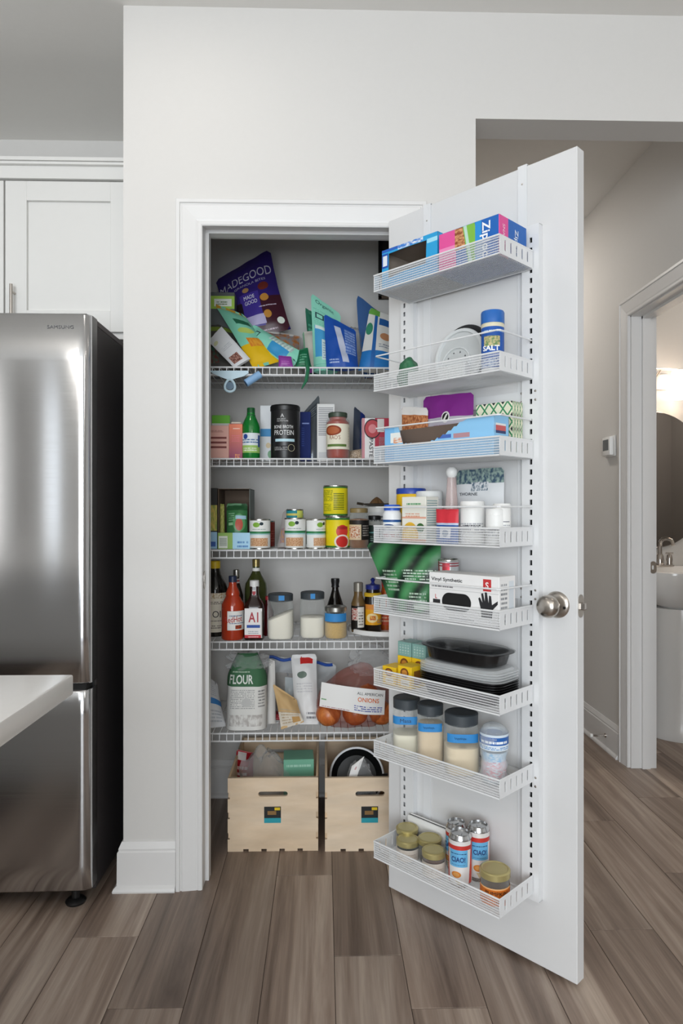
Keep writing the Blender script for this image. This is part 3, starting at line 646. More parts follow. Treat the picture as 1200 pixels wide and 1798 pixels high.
def qbag(name, label, cat, c4, d, mat, kind='pillow', group=None, door=False, **kw):
    """a bag spanned by four photo points BL, BR, TR, TL, each (u, v, plane); plane is y in the pantry or n on the door"""
    W = []
    for u, v, q in c4:
        if door: t, z = dpx(u, v, q); W.append(dw(t, q, z))
        else: W.append(aty(u, v, q))
    if not door:                                            # base corners rest on the shelf wires
        for p, c in zip(W[:2], c4):
            for z, v0, v1 in ((SZ[0], 638, 647), (SZ[1], 803, 806), (SZ[2], 962, 966), (SZ[4], 1283, 1295)):
                if v0 <= c[1] <= v1 and cat != 'leaflet': p.z = z+.0008
    org = (W[0]+W[1])/2; Q = [p-org for p in W]
    wd = ((Q[1]-Q[0]).length+(Q[2]-Q[3]).length)/2; ht = ((Q[3]-Q[0]).length+(Q[2]-Q[1]).length)/2
    nr = (Q[1]-Q[0]+Q[2]-Q[3]).cross(Q[3]-Q[0]+Q[2]-Q[1]).normalized()
    def warp(p):
        s = p.x/wd+.5; v = p.z/ht
        b = Q[0]*(1-s)*(1-v)+Q[1]*s*(1-v)+Q[2]*s*v+Q[3]*(1-s)*v
        return b-nr*p.y
    o, P = pouch(name, wd, ht, d, mat, None, org, None, kind, warp=warp, **kw); tag(o, label, cat, group)
    def pl(u, v):
        return lambda x, z: P(max(-1, min(1, u+x/(wd/2))), max(0, min(1, v+z/ht)))+nr*.0018
    o['_w'] = wd; del o['_w']
    return o, pl, wd, ht
def carton(name, label, cat, loc, w, d, h, mat, rz=0, group=None, bevel=.0012, rx=0, ry=0):
    """closed printed box; loc is the base centre of its front face"""
    o = box(name, (-w/2, 0, 0), (w/2, d, h), mat, None, bevel, loc, (rx, ry, rz)); return tag(o, label, cat, group)
def scarton(name, label, cat, u0, u1, vt, si, y, d, mat, group=None, rz=0, base=None):
    x, w_, h = sflat(u0, u1, vt, si, y, base); return carton(name, label, cat, (x, y, SZ[si] if base is None else base), w_, d, h, mat, rz, group), w_, h
def jar(name, label, cat, loc, r, h, fill, lid, rz=0, group=None, level=.75, sq=0, lidh=.018, lidr=.9, tilt=0, glass=GLASS, waist=0):
    o = thing(name, label, cat, loc, rz, group); b = h-lidh; s = r*lidr
    lathe('glass', [(0, .001), (r*.8, 0), (r*.95, .003), (r, .01), (r, b-.022), (r*.97, b-.014), (s*.97, b-.005), (s*.97, b)], glass, o, seg=36, sq=sq)
    if fill:
        zt = min(b-.003, max(.012, (b-.02)*level))
        fn = (lambda x, y, z: (x, y, z if z < .012 else z+tilt*x/r*zt*.4)) if tilt else None
        lathe('contents', [(0, .003), (r*.86, .003), (r*.955, .011), (r*.955, zt-.002), (r*.9, zt), (0, zt+.003)], fill, o, seg=32, sq=sq, fn=fn)
    l = lathe('lid', [(0, b+.004), (s*.98, b-.004), (s+.001, b-.003), (s+.0015, h-.003), (s-.001, h-.0006), (s-.004, h), (s-.006, h-.0015), (0, h-.0015)], lid, o, seg=36)
    return o
def can_(name, label, cat, loc, r, h, mat, rz=0, group=None, lid=None):
    o = thing(name, label, cat, loc, rz, group); M = lid or pmat('#c6c5c0', .25, 1)
    lathe('paper_label', [(r-.0006, .005), (r, .006), (r, h-.006), (r-.0006, h-.005)], mat, o, seg=36)
    lathe('body', [(0, .003), (r-.003, .003), (r-.002, 0), (r+.0004, .001), (r+.0004, .004), (r-.0012, .006), (r-.0012, h-.006), (r+.0004, h-.004), (r+.0004, h-.001), (r-.002, h), (r-.003, h-.003), (0, h-.003)], M, o, seg=36)
    return o
def bottle(name, label, cat, loc, prof, glass, cap, capprof, rz=0, group=None, sq=0):
    o = thing(name, label, cat, loc, rz, group); lathe('glass_body', prof, glass, o, seg=32, sq=sq); lathe('cap', capprof, cap, o, seg=24); return o
def capp(r, z0, z1): return [(0, z0), (r, z0), (r, z1-.002), (r-.002, z1), (0, z1)]
PAPER = pmat('#efeeea', .6)
# ================================================================== TOP SHELF
G0 = 'bags heaped on the top pantry shelf'
p = printed('#33256e', [('r', 0, 0, 1, .43, '#43202c'), ('r', .34, .1, .66, .52, '#44358f'), ('r', .3, .12, .68, .23, '#b9b2d8'), ('r', .12, .22, .36, .42, '#231a22'), ('r', .1, .12, .3, .24, '#a9a2cc'),
     ('e', .76, .56, .09, .05, '#6b2b25'), ('e', .74, .42, .07, .045, '#c48a3e'), ('e', .73, .22, .06, .045, '#c48a3e'), ('e', .46, .57, .055, .035, '#b08a5a'), ('e', .9, .12, .055, .04, '#dfe6dc'), ('t', .45, .04, .82, .07, 1, '#b9a2b0'), ('t', .62, .31, .9, .335, 1, '#c9b9c9')], .28, bump=.25)
b, pl, w_, h_ = qbag('snack_bag', 'large purple and maroon granola snack bag leaning on the pantry back wall', 'snack bag', [(398, 604, .50), (511, 578, .50), (474, 437, .58), (379, 492, .58)], .075, p, 'pillow', G0, wr=.006, seed=1, sealed=.03)
txt(b, 'MADEGOOD', w_*.92, .036, pl(-.02, .75), '#c7c5d4'); txt(b, 'GRANOLA BITES', w_*.55, .010, pl(.1, .645), '#b9b6cc')
txt(b, 'MADE\nGOOD', .052, .036, pl(.02, .43), '#e3e1ee')
p = printed('#5b5f60', [('r', 0, .80, 1, .955, '#a9cf55'), ('r', .3, .83, .9, .92, '#e9efe6'), ('t', .38, .85, .75, .90, 2, '#5f7a44'), ('r', 0, .4, 1, .48, '#7fa03c')], .5)
scarton('snack_box', 'upright grey box with a lime green band behind the bags', 'box', 361, 412, 513, 0, .42, .07, p)
p = printed('#86d0b4', [('r', 0, .0, 1, .33, '#e4b91f'), ('n', .3, .28, .9, .42, 7, '#e8a63a', '#d67f2e'), ('r', .3, .66, .86, .76, '#2f6d52'), ('e', .5, .55, .3, .05, '#b9cf6b'), ('r', 0, .93, 1, 1, '#d9a63e')], .35, bump=.2)
qbag('fruit_bag', 'mint green and yellow pouch lying aslant on the top shelf', 'snack bag', [(446, 641, .31), (494, 634, .34), (428, 552, .42), (376, 533, .42)], .04, p, 'pillow', G0, seed=2)
p = printed('#dfe0e2', [('n', .15, .08, .7, .30, 14, '#5a2a26', '#b98a7a'), ('e', .2, .8, .14, .05, '#cfd0a6'), ('t', .2, .5, .8, .62, 3, '#c6c8cc')], .6)
qbag('booklet', 'white leaflet with a small dark photo slanting in the corner of the top shelf', 'leaflet', [(412, 647, .285), (440, 630, .29), (389, 573, .33), (366, 600, .33)], .012, p, 'block', wr=.001, seed=3)
p = printed('#8ed8c0', [('r', .05, .18, .62, .52, '#3c95c9'), ('r', .62, .15, .95, .6, '#cfe4de'), ('t', .62, .15, .95, .6, 7, '#9fb7b4'), ('r', .3, .78, .7, .87, '#2c4a4d'), ('r', .38, .795, .62, .855, '#8ed8c0')], .35, bump=.2)
qbag('snack_bag', 'slim mint pouch with a blue panel sliding down the heap', 'snack bag', [(512, 638, .315), (533, 619, .33), (447, 570, .40), (427, 588, .38)], .03, p, 'pillow', G0, seed=4)
p = printed('#a9a6a2', [('n', .1, .5, .95, .98, 5, '#b5723a', '#8c8d90'), ('r', .25, .2, .95, .42, '#c9cacc'), ('t', .3, .22, .9, .4, 2, '#4b4d52')], .25, bump=.3)
qbag('bread_bag', 'clear bag of brown bagels under the purple granola bag', 'bread bag', [(456, 641, .44), (533, 641, .44), (530, 590, .50), (458, 578, .50)], .10, p, 'pillow', G0, seed=5)
qbag('snack_bag', 'small magenta packet end at the shelf front', 'snack bag', [(489, 643, .29), (516, 643, .29), (512, 626, .30), (489, 624, .30)], .018, printed('#8f3f97', [('t', .2, .3, .8, .6, 2, '#b56cba')], .35), 'pillow', G0, seed=6)
p = printed('#1f6b48', [('t', .2, .2, .8, .7, 4, '#6fae90')], .35)
b, pl, w_, h_ = qbag('veggie_bag', 'dark green striped bag with a strap dangling below the top shelf', 'snack bag', [(518, 643, .29), (548, 643, .29), (541, 610, .32), (526, 614, .32)], .025, p, 'pillow', G0, seed=7)
q = [aty(u, v, y)-b.location for u, v, y in ((538, 630, .268), (541, 650, .25), (538, 668, .25), (530, 683, .25))]
MB().tube(q, [.006, .007, .006, .002], 8).build('strap', pmat('#1f6b48', .4), b)
qbag('clear_bag', 'cloudy white pouch with a green zip edge on the top shelf', 'snack bag', [(536, 643, .37), (562, 643, .37), (556, 580, .44), (531, 583, .44)], .03, printed('#c8c4bb', [('r', 0, 0, .12, 1, '#7aa488'), ('r', 0, .0, 1, .1, '#8f3f97')], .3), 'pillow', G0, seed=8)
qbag('herb_bag', 'narrow dark green pouch standing edge-on beside the tall mint bag', 'snack bag', [(545, 643, .43), (562, 643, .43), (549, 548, .46), (536, 540, .46)], .02, printed('#2c6a55', [('t', .2, .2, .9, .8, 9, '#4f9a80')], .35), 'pillow', G0, seed=9)
p = printed('#8fd6bf', [('r', .08, .18, .6, .60, '#4b9fd2'), ('r', .33, .14, .66, .42, '#cfe0de'), ('t', .36, .16, .64, .40, 7, '#8aa6b8'), ('r', .1, .555, .75, .60, '#dcebe6'), ('t', .06, .62, .9, .84, 9, '#79c2ac'), ('r', .12, .70, .42, .78, '#2f4b50'), ('r', .17, .715, .37, .765, '#8fd6bf'), ('l', .0, 0, 1, .1, 4, '#7cc7b0')], .35, bump=.15)
b, pl, w_, h_ = qbag('snack_bag', 'tall mint bag with a blue panel standing on the top shelf', 'snack bag', [(551, 643, .36), (594, 643, .36), (599, 552, .42), (546, 514, .42)], .05, p, 'stand', G0, seed=10)
txt(b, 'Organic', .07, .017, pl(-.1, .92), '#2f5a55')
p = printed('#2350a5', [('s', .50, .5, .10, .28, '#b9bfd2', 0, .1, 1, .85), ('r', .62, .30, .95, .88, '#4f6fb4'), ('t', .62, .30, .95, .88, 9, '#8fa5d2'), ('t', .1, .08, .4, .18, 2, '#a9b9dc')], .28, bump=.3)
qbag('snack_bag', 'royal blue snack bag with a pale slanted stripe', 'snack bag', [(573, 643, .30), (630, 643, .30), (625, 580, .34), (569, 551, .34)], .05, p, 'stand', G0, seed=11, wr=.007)
x = aty(622, CV, .52).x
tag(crumple('clear_bag', .048, .05, .115, film('#c9cbcd', .22, .18), None, (x, .53, SZ[0]), .25, 3), 'crumpled clear plastic bag behind the royal blue bag', 'plastic bag', G0)
p = printed('#6a4630', [('s', .30, .5, .34, -.05, '#3f6296'), ('n', .5, .45, 1, .9, 6, '#7a4a2c', '#4a3326'), ('r', .0, .30, 1, .42, '#356aa8')], .3, bump=.3)
qbag('snack_bag', 'tall blue and brown bag whose pointed corner sticks up highest', 'snack bag', [(640, 643, .47), (690, 643, .47), (682, 560, .50), (618, 510, .52)], .03, p, 'stand', G0, seed=12, neck=.25)
p = printed('#dcdcd8', [('r', 0, 0, 1, .30, '#2f78bd'), ('s', .34, .5, .06, .05, '#2b62a6'), ('r', .45, .76, 1, .88, '#2b5c9c'), ('e', .72, .56, .2, .07, '#c28a63'), ('r', .0, .9, .45, 1, '#6aa84a'), ('e', .12, .66, .12, .1, '#3f8a6a'), ('t', .5, .36, .95, .44, 2, '#8a93a0')], .3, bump=.2)
b, pl, w_, h_ = qbag('seafood_bag', 'white and blue frozen shrimp style bag at the right of the top shelf', 'snack bag', [(629, 643, .33), (692, 643, .33), (690, 556, .38), (650, 540, .38)], .05, p, 'stand', G0, seed=13)
qbag('snack_bag', 'dark grey bag crammed into the left corner of the top shelf', 'snack bag', [(356, 643, .36), (436, 643, .36), (400, 560, .44), (358, 556, .44)], .05, printed('#4d4a46', [('n', .05, .1, .4, .4, 8, '#6d3a38', '#4a6b5a'), ('r', 0, .72, 1, .8, '#7b8f3a')], .4, bump=.3), 'stand', G0, seed=14)
# squeegee and tube in front of the shelf lip
LB = pmat('#b7cfda', .4); o0 = aty(404, 650, .253)
sq_ = thing('squeegee', 'pale blue scraper with a loop handle hanging on the top shelf front', 'scraper', o0)
bl = [aty(u, v, .253)-o0 for u, v in ((370, 651), (436, 651), (437, 655), (428, 661), (416, 664), (404, 668), (390, 663), (376, 657), (370, 653))]
plate('blade', [(q.x, q.z) for q in bl], [], .005, LB, sq_)
c0 = aty(404, 677, .253)-o0
MB().tube([(c0.x+.017*math.sin(a)*(1-.25*math.cos(a)), 0, c0.z+.021*math.cos(a)) for a in [i*6.28318/20 for i in range(20)]], .0045, 8, True).build('loop_handle', LB, sq_)
lathe('loop_core', [(0, 0), (.0135, 0), (.0135, .003), (0, .003)], pmat('#4a6478', .5), sq_, (c0.x, .0015, c0.z-.001), (H90, 0, 0), 20)
a, b_ = aty(432, 673, .243), aty(457, 657, .255)
tb = thing('blue_tube', 'short open light blue tube poking out below the top shelf', 'tube', a)
dv = (b_-a); TBM = pmat('#86aed6', .4)
MB().tube([(0, 0, 0), dv], .0135, 18).build('sleeve', TBM, tb); MB().tube([-dv*.02, dv*.05], .0095, 18).build('bore', pmat('#3c5a7c', .6), tb)
# dark panel on the pantry back wall
pn = thing('framed_panel', 'dark framed board hung on the pantry back wall by the door edge', 'board', (aty(690, 480, .66).x, .68, aty(690, 525, .665).z))
wp = .115
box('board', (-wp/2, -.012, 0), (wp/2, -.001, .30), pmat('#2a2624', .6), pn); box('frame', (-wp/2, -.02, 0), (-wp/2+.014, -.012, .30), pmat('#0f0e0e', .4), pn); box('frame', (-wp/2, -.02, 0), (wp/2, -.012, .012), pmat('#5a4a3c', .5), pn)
# ================================================================== SECOND SHELF
p = printed('#dba99d', [('r', .08, .60, .9, .66, '#7a3c38'), ('r', .08, .46, .9, .52, '#7a3c38'), ('r', .08, .32, .9, .38, '#7a3c38'), ('t', .2, .80, .75, .87, 2, '#9a6258')], .55)
scarton('tea_box', 'salmon pink carton with three maroon stripes on the second shelf', 'box', 362, 402, 747, 1, .305, .07, p)
scarton('tea_box', 'white box with a bright green top behind the salmon carton', 'box', 372, 404, 729, 1, .39, .06, printed('#d9dcd6', [('r', -.1, .82, 1.1, 1, '#6dbb3c'), ('r', 5.9, 0, 7.1, 1, '#6dbb3c')], .5))
o, w_, h_ = scarton('drink_carton', 'narrow carton fading from orange to magenta', 'carton', 402, 426, 744, 1, .315, .06, printed('#e8825c', [('t', .3, .85, .8, .9, 1, '#f2d8c8'), ('t', .2, .5, .8, .7, 4, '#d76f78'), ('n', .45, .02, .8, .14, 6, '#f0a24e', '#a84a6a')], .45, grad='#8a3b63'))
box('gable_top', (-w_*.38, .008, h_), (w_*.38, .052, h_+.008), pmat('#e5d8c6', .5), o, .003)
x, r, h = scyl(425, 457, 714, 1, .335)
GRN = pmat('#17772f', .12, coat=.3)
o = bottle('juice_bottle', 'green lime juice bottle with a screw cap on the second shelf', 'bottle', (x, .335, SZ[1]), [(0, 0), (r*.9, 0), (r, .008), (r, h*.62), (r*.93, h*.68), (r*.62, h*.80), (r*.46, h*.86), (r*.46, h*.9), (0, h*.9)], GRN, pmat('#14562a', .4), [(0, h*.84), (r*.5, h*.84), (r*.5, h*.86), (r*.44, h*.87), (r*.44, h-.002), (r*.4, h), (0, h)])
lb = wrap('label', r, h*.12, h*.50, -75, 75, printed('#dfe6ea', [('r', 0, 0, 1, .38, '#9fc46a'), ('e', .3, .82, .1, .13, '#2d4f9a'), ('t', .1, .5, .9, .75, 2, '#3d6a9a'), ('t', .2, .1, .8, .3, 2, '#f0f4ea'), ('r', .85, .3, 1, .9, '#44609a')], .5), o)
scarton('powder_packet', 'tall white packet with a blue band beside the black canister', 'box', 457, 481, 712, 1, .40, .04, printed('#dcdfe2', [('r', 0, .44, 1, .58, '#3f8fc6'), ('e', .75, .12, .2, .07, '#7aa884'), ('e', .6, .28, .18, .05, '#d9c7a2')], .5))
x, r, h = scyl(475, 527, 709, 1, .34)
o = thing('protein_canister', 'black protein powder canister with white lettering on the second shelf', 'canister', (x, .34, SZ[1]))
CANB = pmat('#1d1d1f', .35)
lathe('tub', rprof(r*.97, 0, h*.93, .004), CANB, o, seg=40); lathe('lid', [(0, h*.9), (r, h*.9), (r+.0005, h*.92), (r+.0005, h-.005), (r-.003, h), (0, h)], pmat('#121213', .4), o, seg=40)
txt(o, 'BONE BROTH', r*1.30, .0115, cyl(r*.97, h*.585, -4), '#dfe0e0', bold=.01); txt(o, 'PROTEIN', r*1.35, .017, cyl(r*.97, h*.48, -2), '#e8e9e9')
txt(o, 'ANCIENT\nNUTRITION', r*.75, .012, cyl(r*.97, h*.71, -8), '#cfd0d0'); txt(o, 'A', .013, .013, cyl(r*.97, h*.79, -8), '#cfd0d0')
wrap('label', r*.97, h*.315, h*.365, -38, 42, pmat('#b9dbe6', .5), o)
wrap('label', r*.97, h*.15, h*.24, -42, 12, printed('#1d1d1f', [('t', 0, .1, 1, .9, 3, '#a8a8a8')], .5), o); MB().tube([Vector(cyl(r*.97, h*.20, 28)(.012*math.cos(a), .012*math.sin(a))) for a in [i*6.28318/16 for i in range(16)]], .0007, 6, True).build('seal', pmat('#cfc9a8', .5), o)
scarton('dry_goods_box', 'slim navy blue box right of the black canister', 'box', 527, 546, 723, 1, .39, .05, printed('#16265f', [('t', .2, .75, .85, .8, 1, '#8fa0d6'), ('t', .15, .3, .4, .7, 9, '#33488c')], .75))
qbag('foil_bag', 'silver grey foil bag rising behind the navy box', 'foil bag', [(530, 805, .46), (566, 805, .46), (561, 693, .53), (533, 724, .53)], .05, printed('#7f858b', [('r', .2, .72, .85, .92, '#5f656c'), ('t', .25, .74, .8, .9, 4, '#9aa2a8')], .25, .5, bump=.4), 'stand', seed=15)
scarton('pasta_box', 'white nutrition-facts side of a carton behind the red sauce jar', 'box', 557, 588, 709, 1, .41, .05, printed('#e2e2e0', [('l', .08, .45, .92, .95, 16, '#8c8e92'), ('r', .1, .06, .9, .16, '#c9cacc'), ('r', 1.9, 0, 3.1, 1, '#6b7076'), ('r', 5.9, 0, 7.1, 1, '#5c6066')], .5))
x, r, h = scyl(573, 614, 722, 1, .315)
o = jar('sauce_jar', 'glass jar of red tomato sauce with a cream label', 'jar', (x, .315, SZ[1]), r, h, pmat('#9a2f18', .35), pmat('#3d4a3c', .4), level=1.0, lidh=.014, lidr=.78)
lathe('sauce_neck', [(r*.955, h-.050), (r*.93, h-.034), (r*.72, h-.026), (r*.72, h-.016)], pmat('#9a2f18', .35), o)
wrap('label', r, h*.20, h*.74, -80, 80, printed('#e9e3cf', [('e', .32, .74, .28, .2, '#8d3b20'), ('e', .32, .74, .22, .14, '#b0603a'), ('r', .12, .10, .78, .2, '#5f7a3c'), ('t', .86, .1, .97, .9, 12, '#b8b09a')], .6), o)
txt(o, "RAO'S", r*.95, .014, cyl(r, h*.45, -16), '#8a4a34')
qbag('snack_bag', 'dark navy pouch standing edge-on beside the paste carton', 'snack bag', [(619, 805, .42), (640, 805, .42), (642, 730, .46), (622, 713, .46)], .03, printed('#39404f', [('s', .75, .5, .18, .0, '#1d2c6a')], .3, bump=.3), 'stand', seed=16)
qbag('nut_bag', 'small beige packet lying at the foot of the navy pouch', 'snack bag', [(611, 805, .34), (638, 805, .34), (636, 788, .36), (614, 792, .36)], .03, printed('#b09a80', [('n', 0, 0, 1, 1, 8, '#8d7560', '#c9b9a4')], .4), 'pillow', seed=17)
o, w_, h_ = scarton('paste_carton', 'white and red pasta carton with a round tomato picture', 'box', 636, 690, 734, 1, .30, .05, printed('#e4e2e2', [('r', 0, 0, .09, 1, '#c98a92'), ('r', .42, .30, 1, 1, '#b5334a'), ('e', .34, .74, .27, .24, '#2a2024'), ('e', .34, .74, .24, .21, '#b8434a'), ('e', .34, .74, .13, .11, '#d8858a'), ('r', .5, .66, .72, .98, '#dcdad8'), ('t', .55, .1, .75, .55, 12, '#8d8d92')], .5))
txt(o, 'PASTE', h_*.46, .014, flat(-w_*.20, h_*.27, 0), '#1e1e20', -H90, bold=.01)
# ================================================================== THIRD SHELF
p = printed('#2b2a28', [('n', .55, .3, 1, .72, 6, '#c9b45a', '#8a9a4a'), ('r', .4, 0, 1, .28, '#9cc3de'), ('r', .6, .04, .9, .12, '#3c5fa8')], .5)
scarton('snack_box', 'dark display carton cut off by the door jamb on the can shelf', 'box', 350, 382, 857, 2, .30, .15, p)
x, w_, h_ = sflat(383, 439, 858, 2, .295); CARD = pmat('#6b5a4c', .8); CARDO = pmat('#6f7a78', .7)
o = thing('display_carton', 'open-fronted cardboard carton holding green pouches on the can shelf', 'box', (x, .295, SZ[2]))
box('bottom', (-w_/2, 0, 0), (w_/2, .16, .0015), CARD, o, 0); box('back', (-w_/2, .1585, 0), (w_/2, .16, h_), CARD, o, 0); box('side', (-w_/2, 0, 0), (-w_/2+.0015, .16, h_), CARD, o, 0)
box('side', (w_/2-.0015, 0, 0), (w_/2, .16, h_), CARDO, o, 0); box('top', (-w_/2, 0, h_-.0015), (w_/2, .16, h_), CARD, o, 0)
box('front_lip', (-w_/2, -.0015, 0), (w_/2, 0, h_*.27), printed('#8fb35a', [('r', .02, .05, .30, .8, '#d9ddd2'), ('l', .05, .2, .28, .7, 9, '#7a8a7c'), ('r', .46, 0, 1, 1, '#a9d3ea'), ('t', .6, .1, .95, .6, 2, '#4d7fb8')], .5), o, 0)
p = printed('#3f7a4a', [('r', .1, .50, .85, .56, '#9fd0a2'), ('e', .62, .56, .3, .2, '#5fa06a'), ('e', .62, .52, .18, .14, '#c05a4a'), ('t', .1, .6, .4, .8, 4, '#8fc09a'), ('r', .45, .64, .95, .72, '#a9cfe0'), ('r', 0, .84, 1, 1, '#2f5a38')], .35, bump=.3)
qbag('snack_pouch', 'green snack pouch tucked inside the open carton', 'snack bag', [(397, 963, .325), (436, 963, .325), (435, 884, .35), (398, 884, .35)], .04, p, 'pillow', seed=18)
qbag('snack_pouch', 'yellow-green leaf print pouch at the left of the open carton', 'snack bag', [(385, 963, .32), (396, 963, .32), (394, 885, .34), (386, 885, .34)], .02, printed('#9aa24a', [('n', 0, 0, 1, 1, 9, '#7a8a3a', '#c8c070')], .35, bump=.3), 'pillow', seed=19)
def beanlabel(sh=0):
    return printed('#e6e7e4', [('r', 0, .52, 1, .60, '#2f7f4e'), ('r', 0, .47, 1, .52, '#a9cfd2'), ('e', .47+sh, .84, .055, .09, '#7fae3e'), ('e', .55+sh, .88, .03, .06, '#20333c'), ('t', .4+sh, .66, .62+sh, .72, 1, '#9aa6a0'), ('n', .36+sh, .06, .66+sh, .36, 30, '#b5784a', '#e0c09c'), ('r', .02, .1, .2, .45, '#2f5a4e'), ('l', .03, .1, .19, .45, 7, '#cfd8d2')], .45)
GC = 'white and green bean cans'
for k, (u0, u1, vt, y, sh, rz) in enumerate([(438, 475, 911, .31, 0, -4), (500, 537, 909, .31, 0, -6), (538, 572, 911, .322, 0, 38)]):
    x, r, h = scyl(u0, u1, vt, 2, y); can_('food_can', ['white and green bean can beside the open carton', 'white and green bean can in front of the teal-topped can', 'white and green bean can turned to its side next to the yellow cans'][k], 'can', (x, y, SZ[2]), r, h, beanlabel(sh), math.radians(rz), GC)
x, r, h = scyl(448, 483, 914, 2, .40); can_('food_can', 'maroon food can half hidden behind a bean can', 'can', (x, .40, SZ[2]), r, h, printed('#6d2620', [('t', .4, .2, .8, .7, 5, '#8d4a40')], .45))
x, r, h = scyl(503, 533, 894, 2, .40); can_('food_can', 'taller can with a teal and gold rim behind the bean cans', 'can', (x, .40, SZ[2]), r, h, printed('#2f8f9a', [('r', 0, .86, 1, .92, '#d8c96a'), ('r', .55, 0, .7, 1, '#cfd86a')], .4))
qbag('snack_bag', 'greyish crumpled pouch between the bean cans', 'snack bag', [(487, 965, .36), (508, 965, .36), (506, 892, .42), (497, 900, .42)], .02, printed('#a8a2a0', [('n', .2, .1, .9, .5, 6, '#c0955a', '#8a7a9a')], .35, bump=.3), 'stand', seed=20)
GY = 'yellow tomato cans stacked in two'
p = printed('#e8d31c', [('r', 0, .94, 1, 1, '#3d7a3a'), ('r', 0, 0, 1, .06, '#3d7a3a'), ('e', .56, .55, .085, .22, '#cf3a30'), ('e', .56, .2, .11, .24, '#e6ded0'), ('e', .56, .2, .085, .19, '#c8302a'), ('r', .49, .62, .64, .72, '#a82a26')], .4)
x, r, h1 = scyl(572, 615, 907, 2, .33); can_('tomato_can', 'lower yellow can with a red tomato picture', 'can', (x, .33, SZ[2]), r, h1, p, 0, GY)
x2, r, h = scyl(568, 611, 859, 2, .33, SZ[2]+h1); can_('tomato_can', 'upper yellow can with fine print stacked on another can', 'can', (x2, .33, SZ[2]+h1), r, h1*.98, printed('#e3d321', [('r', 0, .95, 1, 1, '#3d7a3a'), ('r', 0, 0, 1, .05, '#3d7a3a'), ('t', .30, .5, .46, .9, 9, '#6a7a1c'), ('l', .47, .2, .62, .8, 10, '#5a6a1c'), ('t', .3, .15, .44, .42, 6, '#7a8a20')], .4), 0, GY)
x, r, h = scyl(613, 648, 892, 2, .325)
o = jar('salsa_jar', 'jar of brown relish with a tan lid right of the yellow cans', 'jar', (x, .325, SZ[2]), r, h, pmat('#7a4a1e', .4), pmat('#8d7a50', .4), level=.95, lidh=.013, lidr=.86)
wrap('label', r, h*.22, h*.70, -80, 85, printed('#d8c3a0', [('n', .05, .1, .5, .7, 9, '#b5673a', '#e6d9c4'), ('r', .55, 0, 1, 1, '#1f1d1c'), ('t', .6, .2, .95, .8, 5, '#a8a29a'), ('r', 0, .78, .55, 1, '#2a2422')], .5), o)
x, r, h = scyl(646, 670, 905, 2, .36)
o = jar('spice_jar', 'small dark glass jar with a black lid beside the relish jar', 'jar', (x, .36, SZ[2]), r, h, pmat('#2c2a22', .4), BLACK, level=.9, lidh=.012); wrap('label', r, h*.1, h*.7, -70, 70, printed('#22312c', [('r', 0, .6, 1, .66, '#6aa0a0'), ('t', .2, .2, .8, .5, 3, '#8fa8a0')], .5), o)
x, r, h = scyl(640, 694, 889, 2, .47)
o = thing('plastic_tub', 'white round tub with grey printing behind the jars', 'tub', (x, .47, SZ[2])); lathe('tub', [(0, 0), (r*.86, 0), (r*.9, .004), (r*.97, h*.9), (0, h*.9)], printed('#dfe0e0', [('t', .3, .7, .8, .9, 2, '#7a8088'), ('t', .3, .3, .8, .6, 4, '#a0a8ac')], .45), o); lathe('lid', [(0, h*.86), (r, h*.86), (r, h-.002), (r-.003, h), (0, h)], pmat('#e4e4e2', .4), o)
ju = thing('citrus_juicer', 'dark citrus reamer with a pointed cone resting on the white tub', 'juicer', (x-.012, .455, SZ[2]+h)); JM = pmat('#4a4238', .35, .4)
lathe('dish', [(0, .001), (.03, .0), (.052, .006), (.056, .010), (.054, .011), (.045, .006), (0, .004)], JM, ju, seg=32)
def ridg(x, y, z): a = math.atan2(y, x); k = 1+.12*math.cos(8*a); return (x*k, y*k, z)
lathe('cone', [(.026, .004), (.023, .014), (.015, .025), (.006, .033), (0, .036)], pmat('#7a5a3a', .4, .2), ju, seg=48, fn=ridg); MB().tube([(-.05, 0, .008), (-.075, 0, .012)], .005, 8).build('handle', JM, ju)
# ================================================================== FOURTH SHELF
x, r, h = scyl(356, 400, 983, 3, .388)
o = bottle('oil_bottle', 'black oil bottle with yellow cap and cream label beside the jamb', 'bottle', (x, .388, SZ[3]), [(0, 0), (r*.95, 0), (r, .006), (r, h*.60), (r*.9, h*.68), (r*.45, h*.82), (r*.36, h*.9), (r*.36, h*.95), (0, h*.95)], pmat('#14120f', .12), pmat('#d8b81f', .4), capp(r*.42, h*.9, h))
wrap('label', r, h*.06, h*.58, -70, 85, printed('#e6e0cf', [('t', .2, .72, .9, .8, 2, '#6a6258'), ('n', .1, .86, 1, 1, 12, '#b59a70', '#e6e0cf'), ('t', .3, .1, .9, .2, 2, '#7a7268'), ('t', .3, .28, .8, .32, 1, '#7a7268')], .55), o); txt(o, 'OIL', r*1.0, .024, cyl(r, h*.30, 26), '#22201c')
x, r, h = scyl(389, 429, 1009, 3, .31)
o = bottle('hot_sauce_bottle', 'orange-red hot sauce bottle with stepped neck', 'bottle', (x, .31, SZ[3]), [(0, 0), (r*.93, 0), (r, .006), (r, h*.50), (r*.97, h*.56), (r*.72, h*.64), (r*.60, h*.68), (r*.62, h*.71), (r*.58, h*.75), (r*.36, h*.84), (r*.32, h*.93), (0, h*.93)], pmat('#a83418', .15, coat=.4), pmat('#1f2a44', .4), capp(r*.36, h*.90, h))
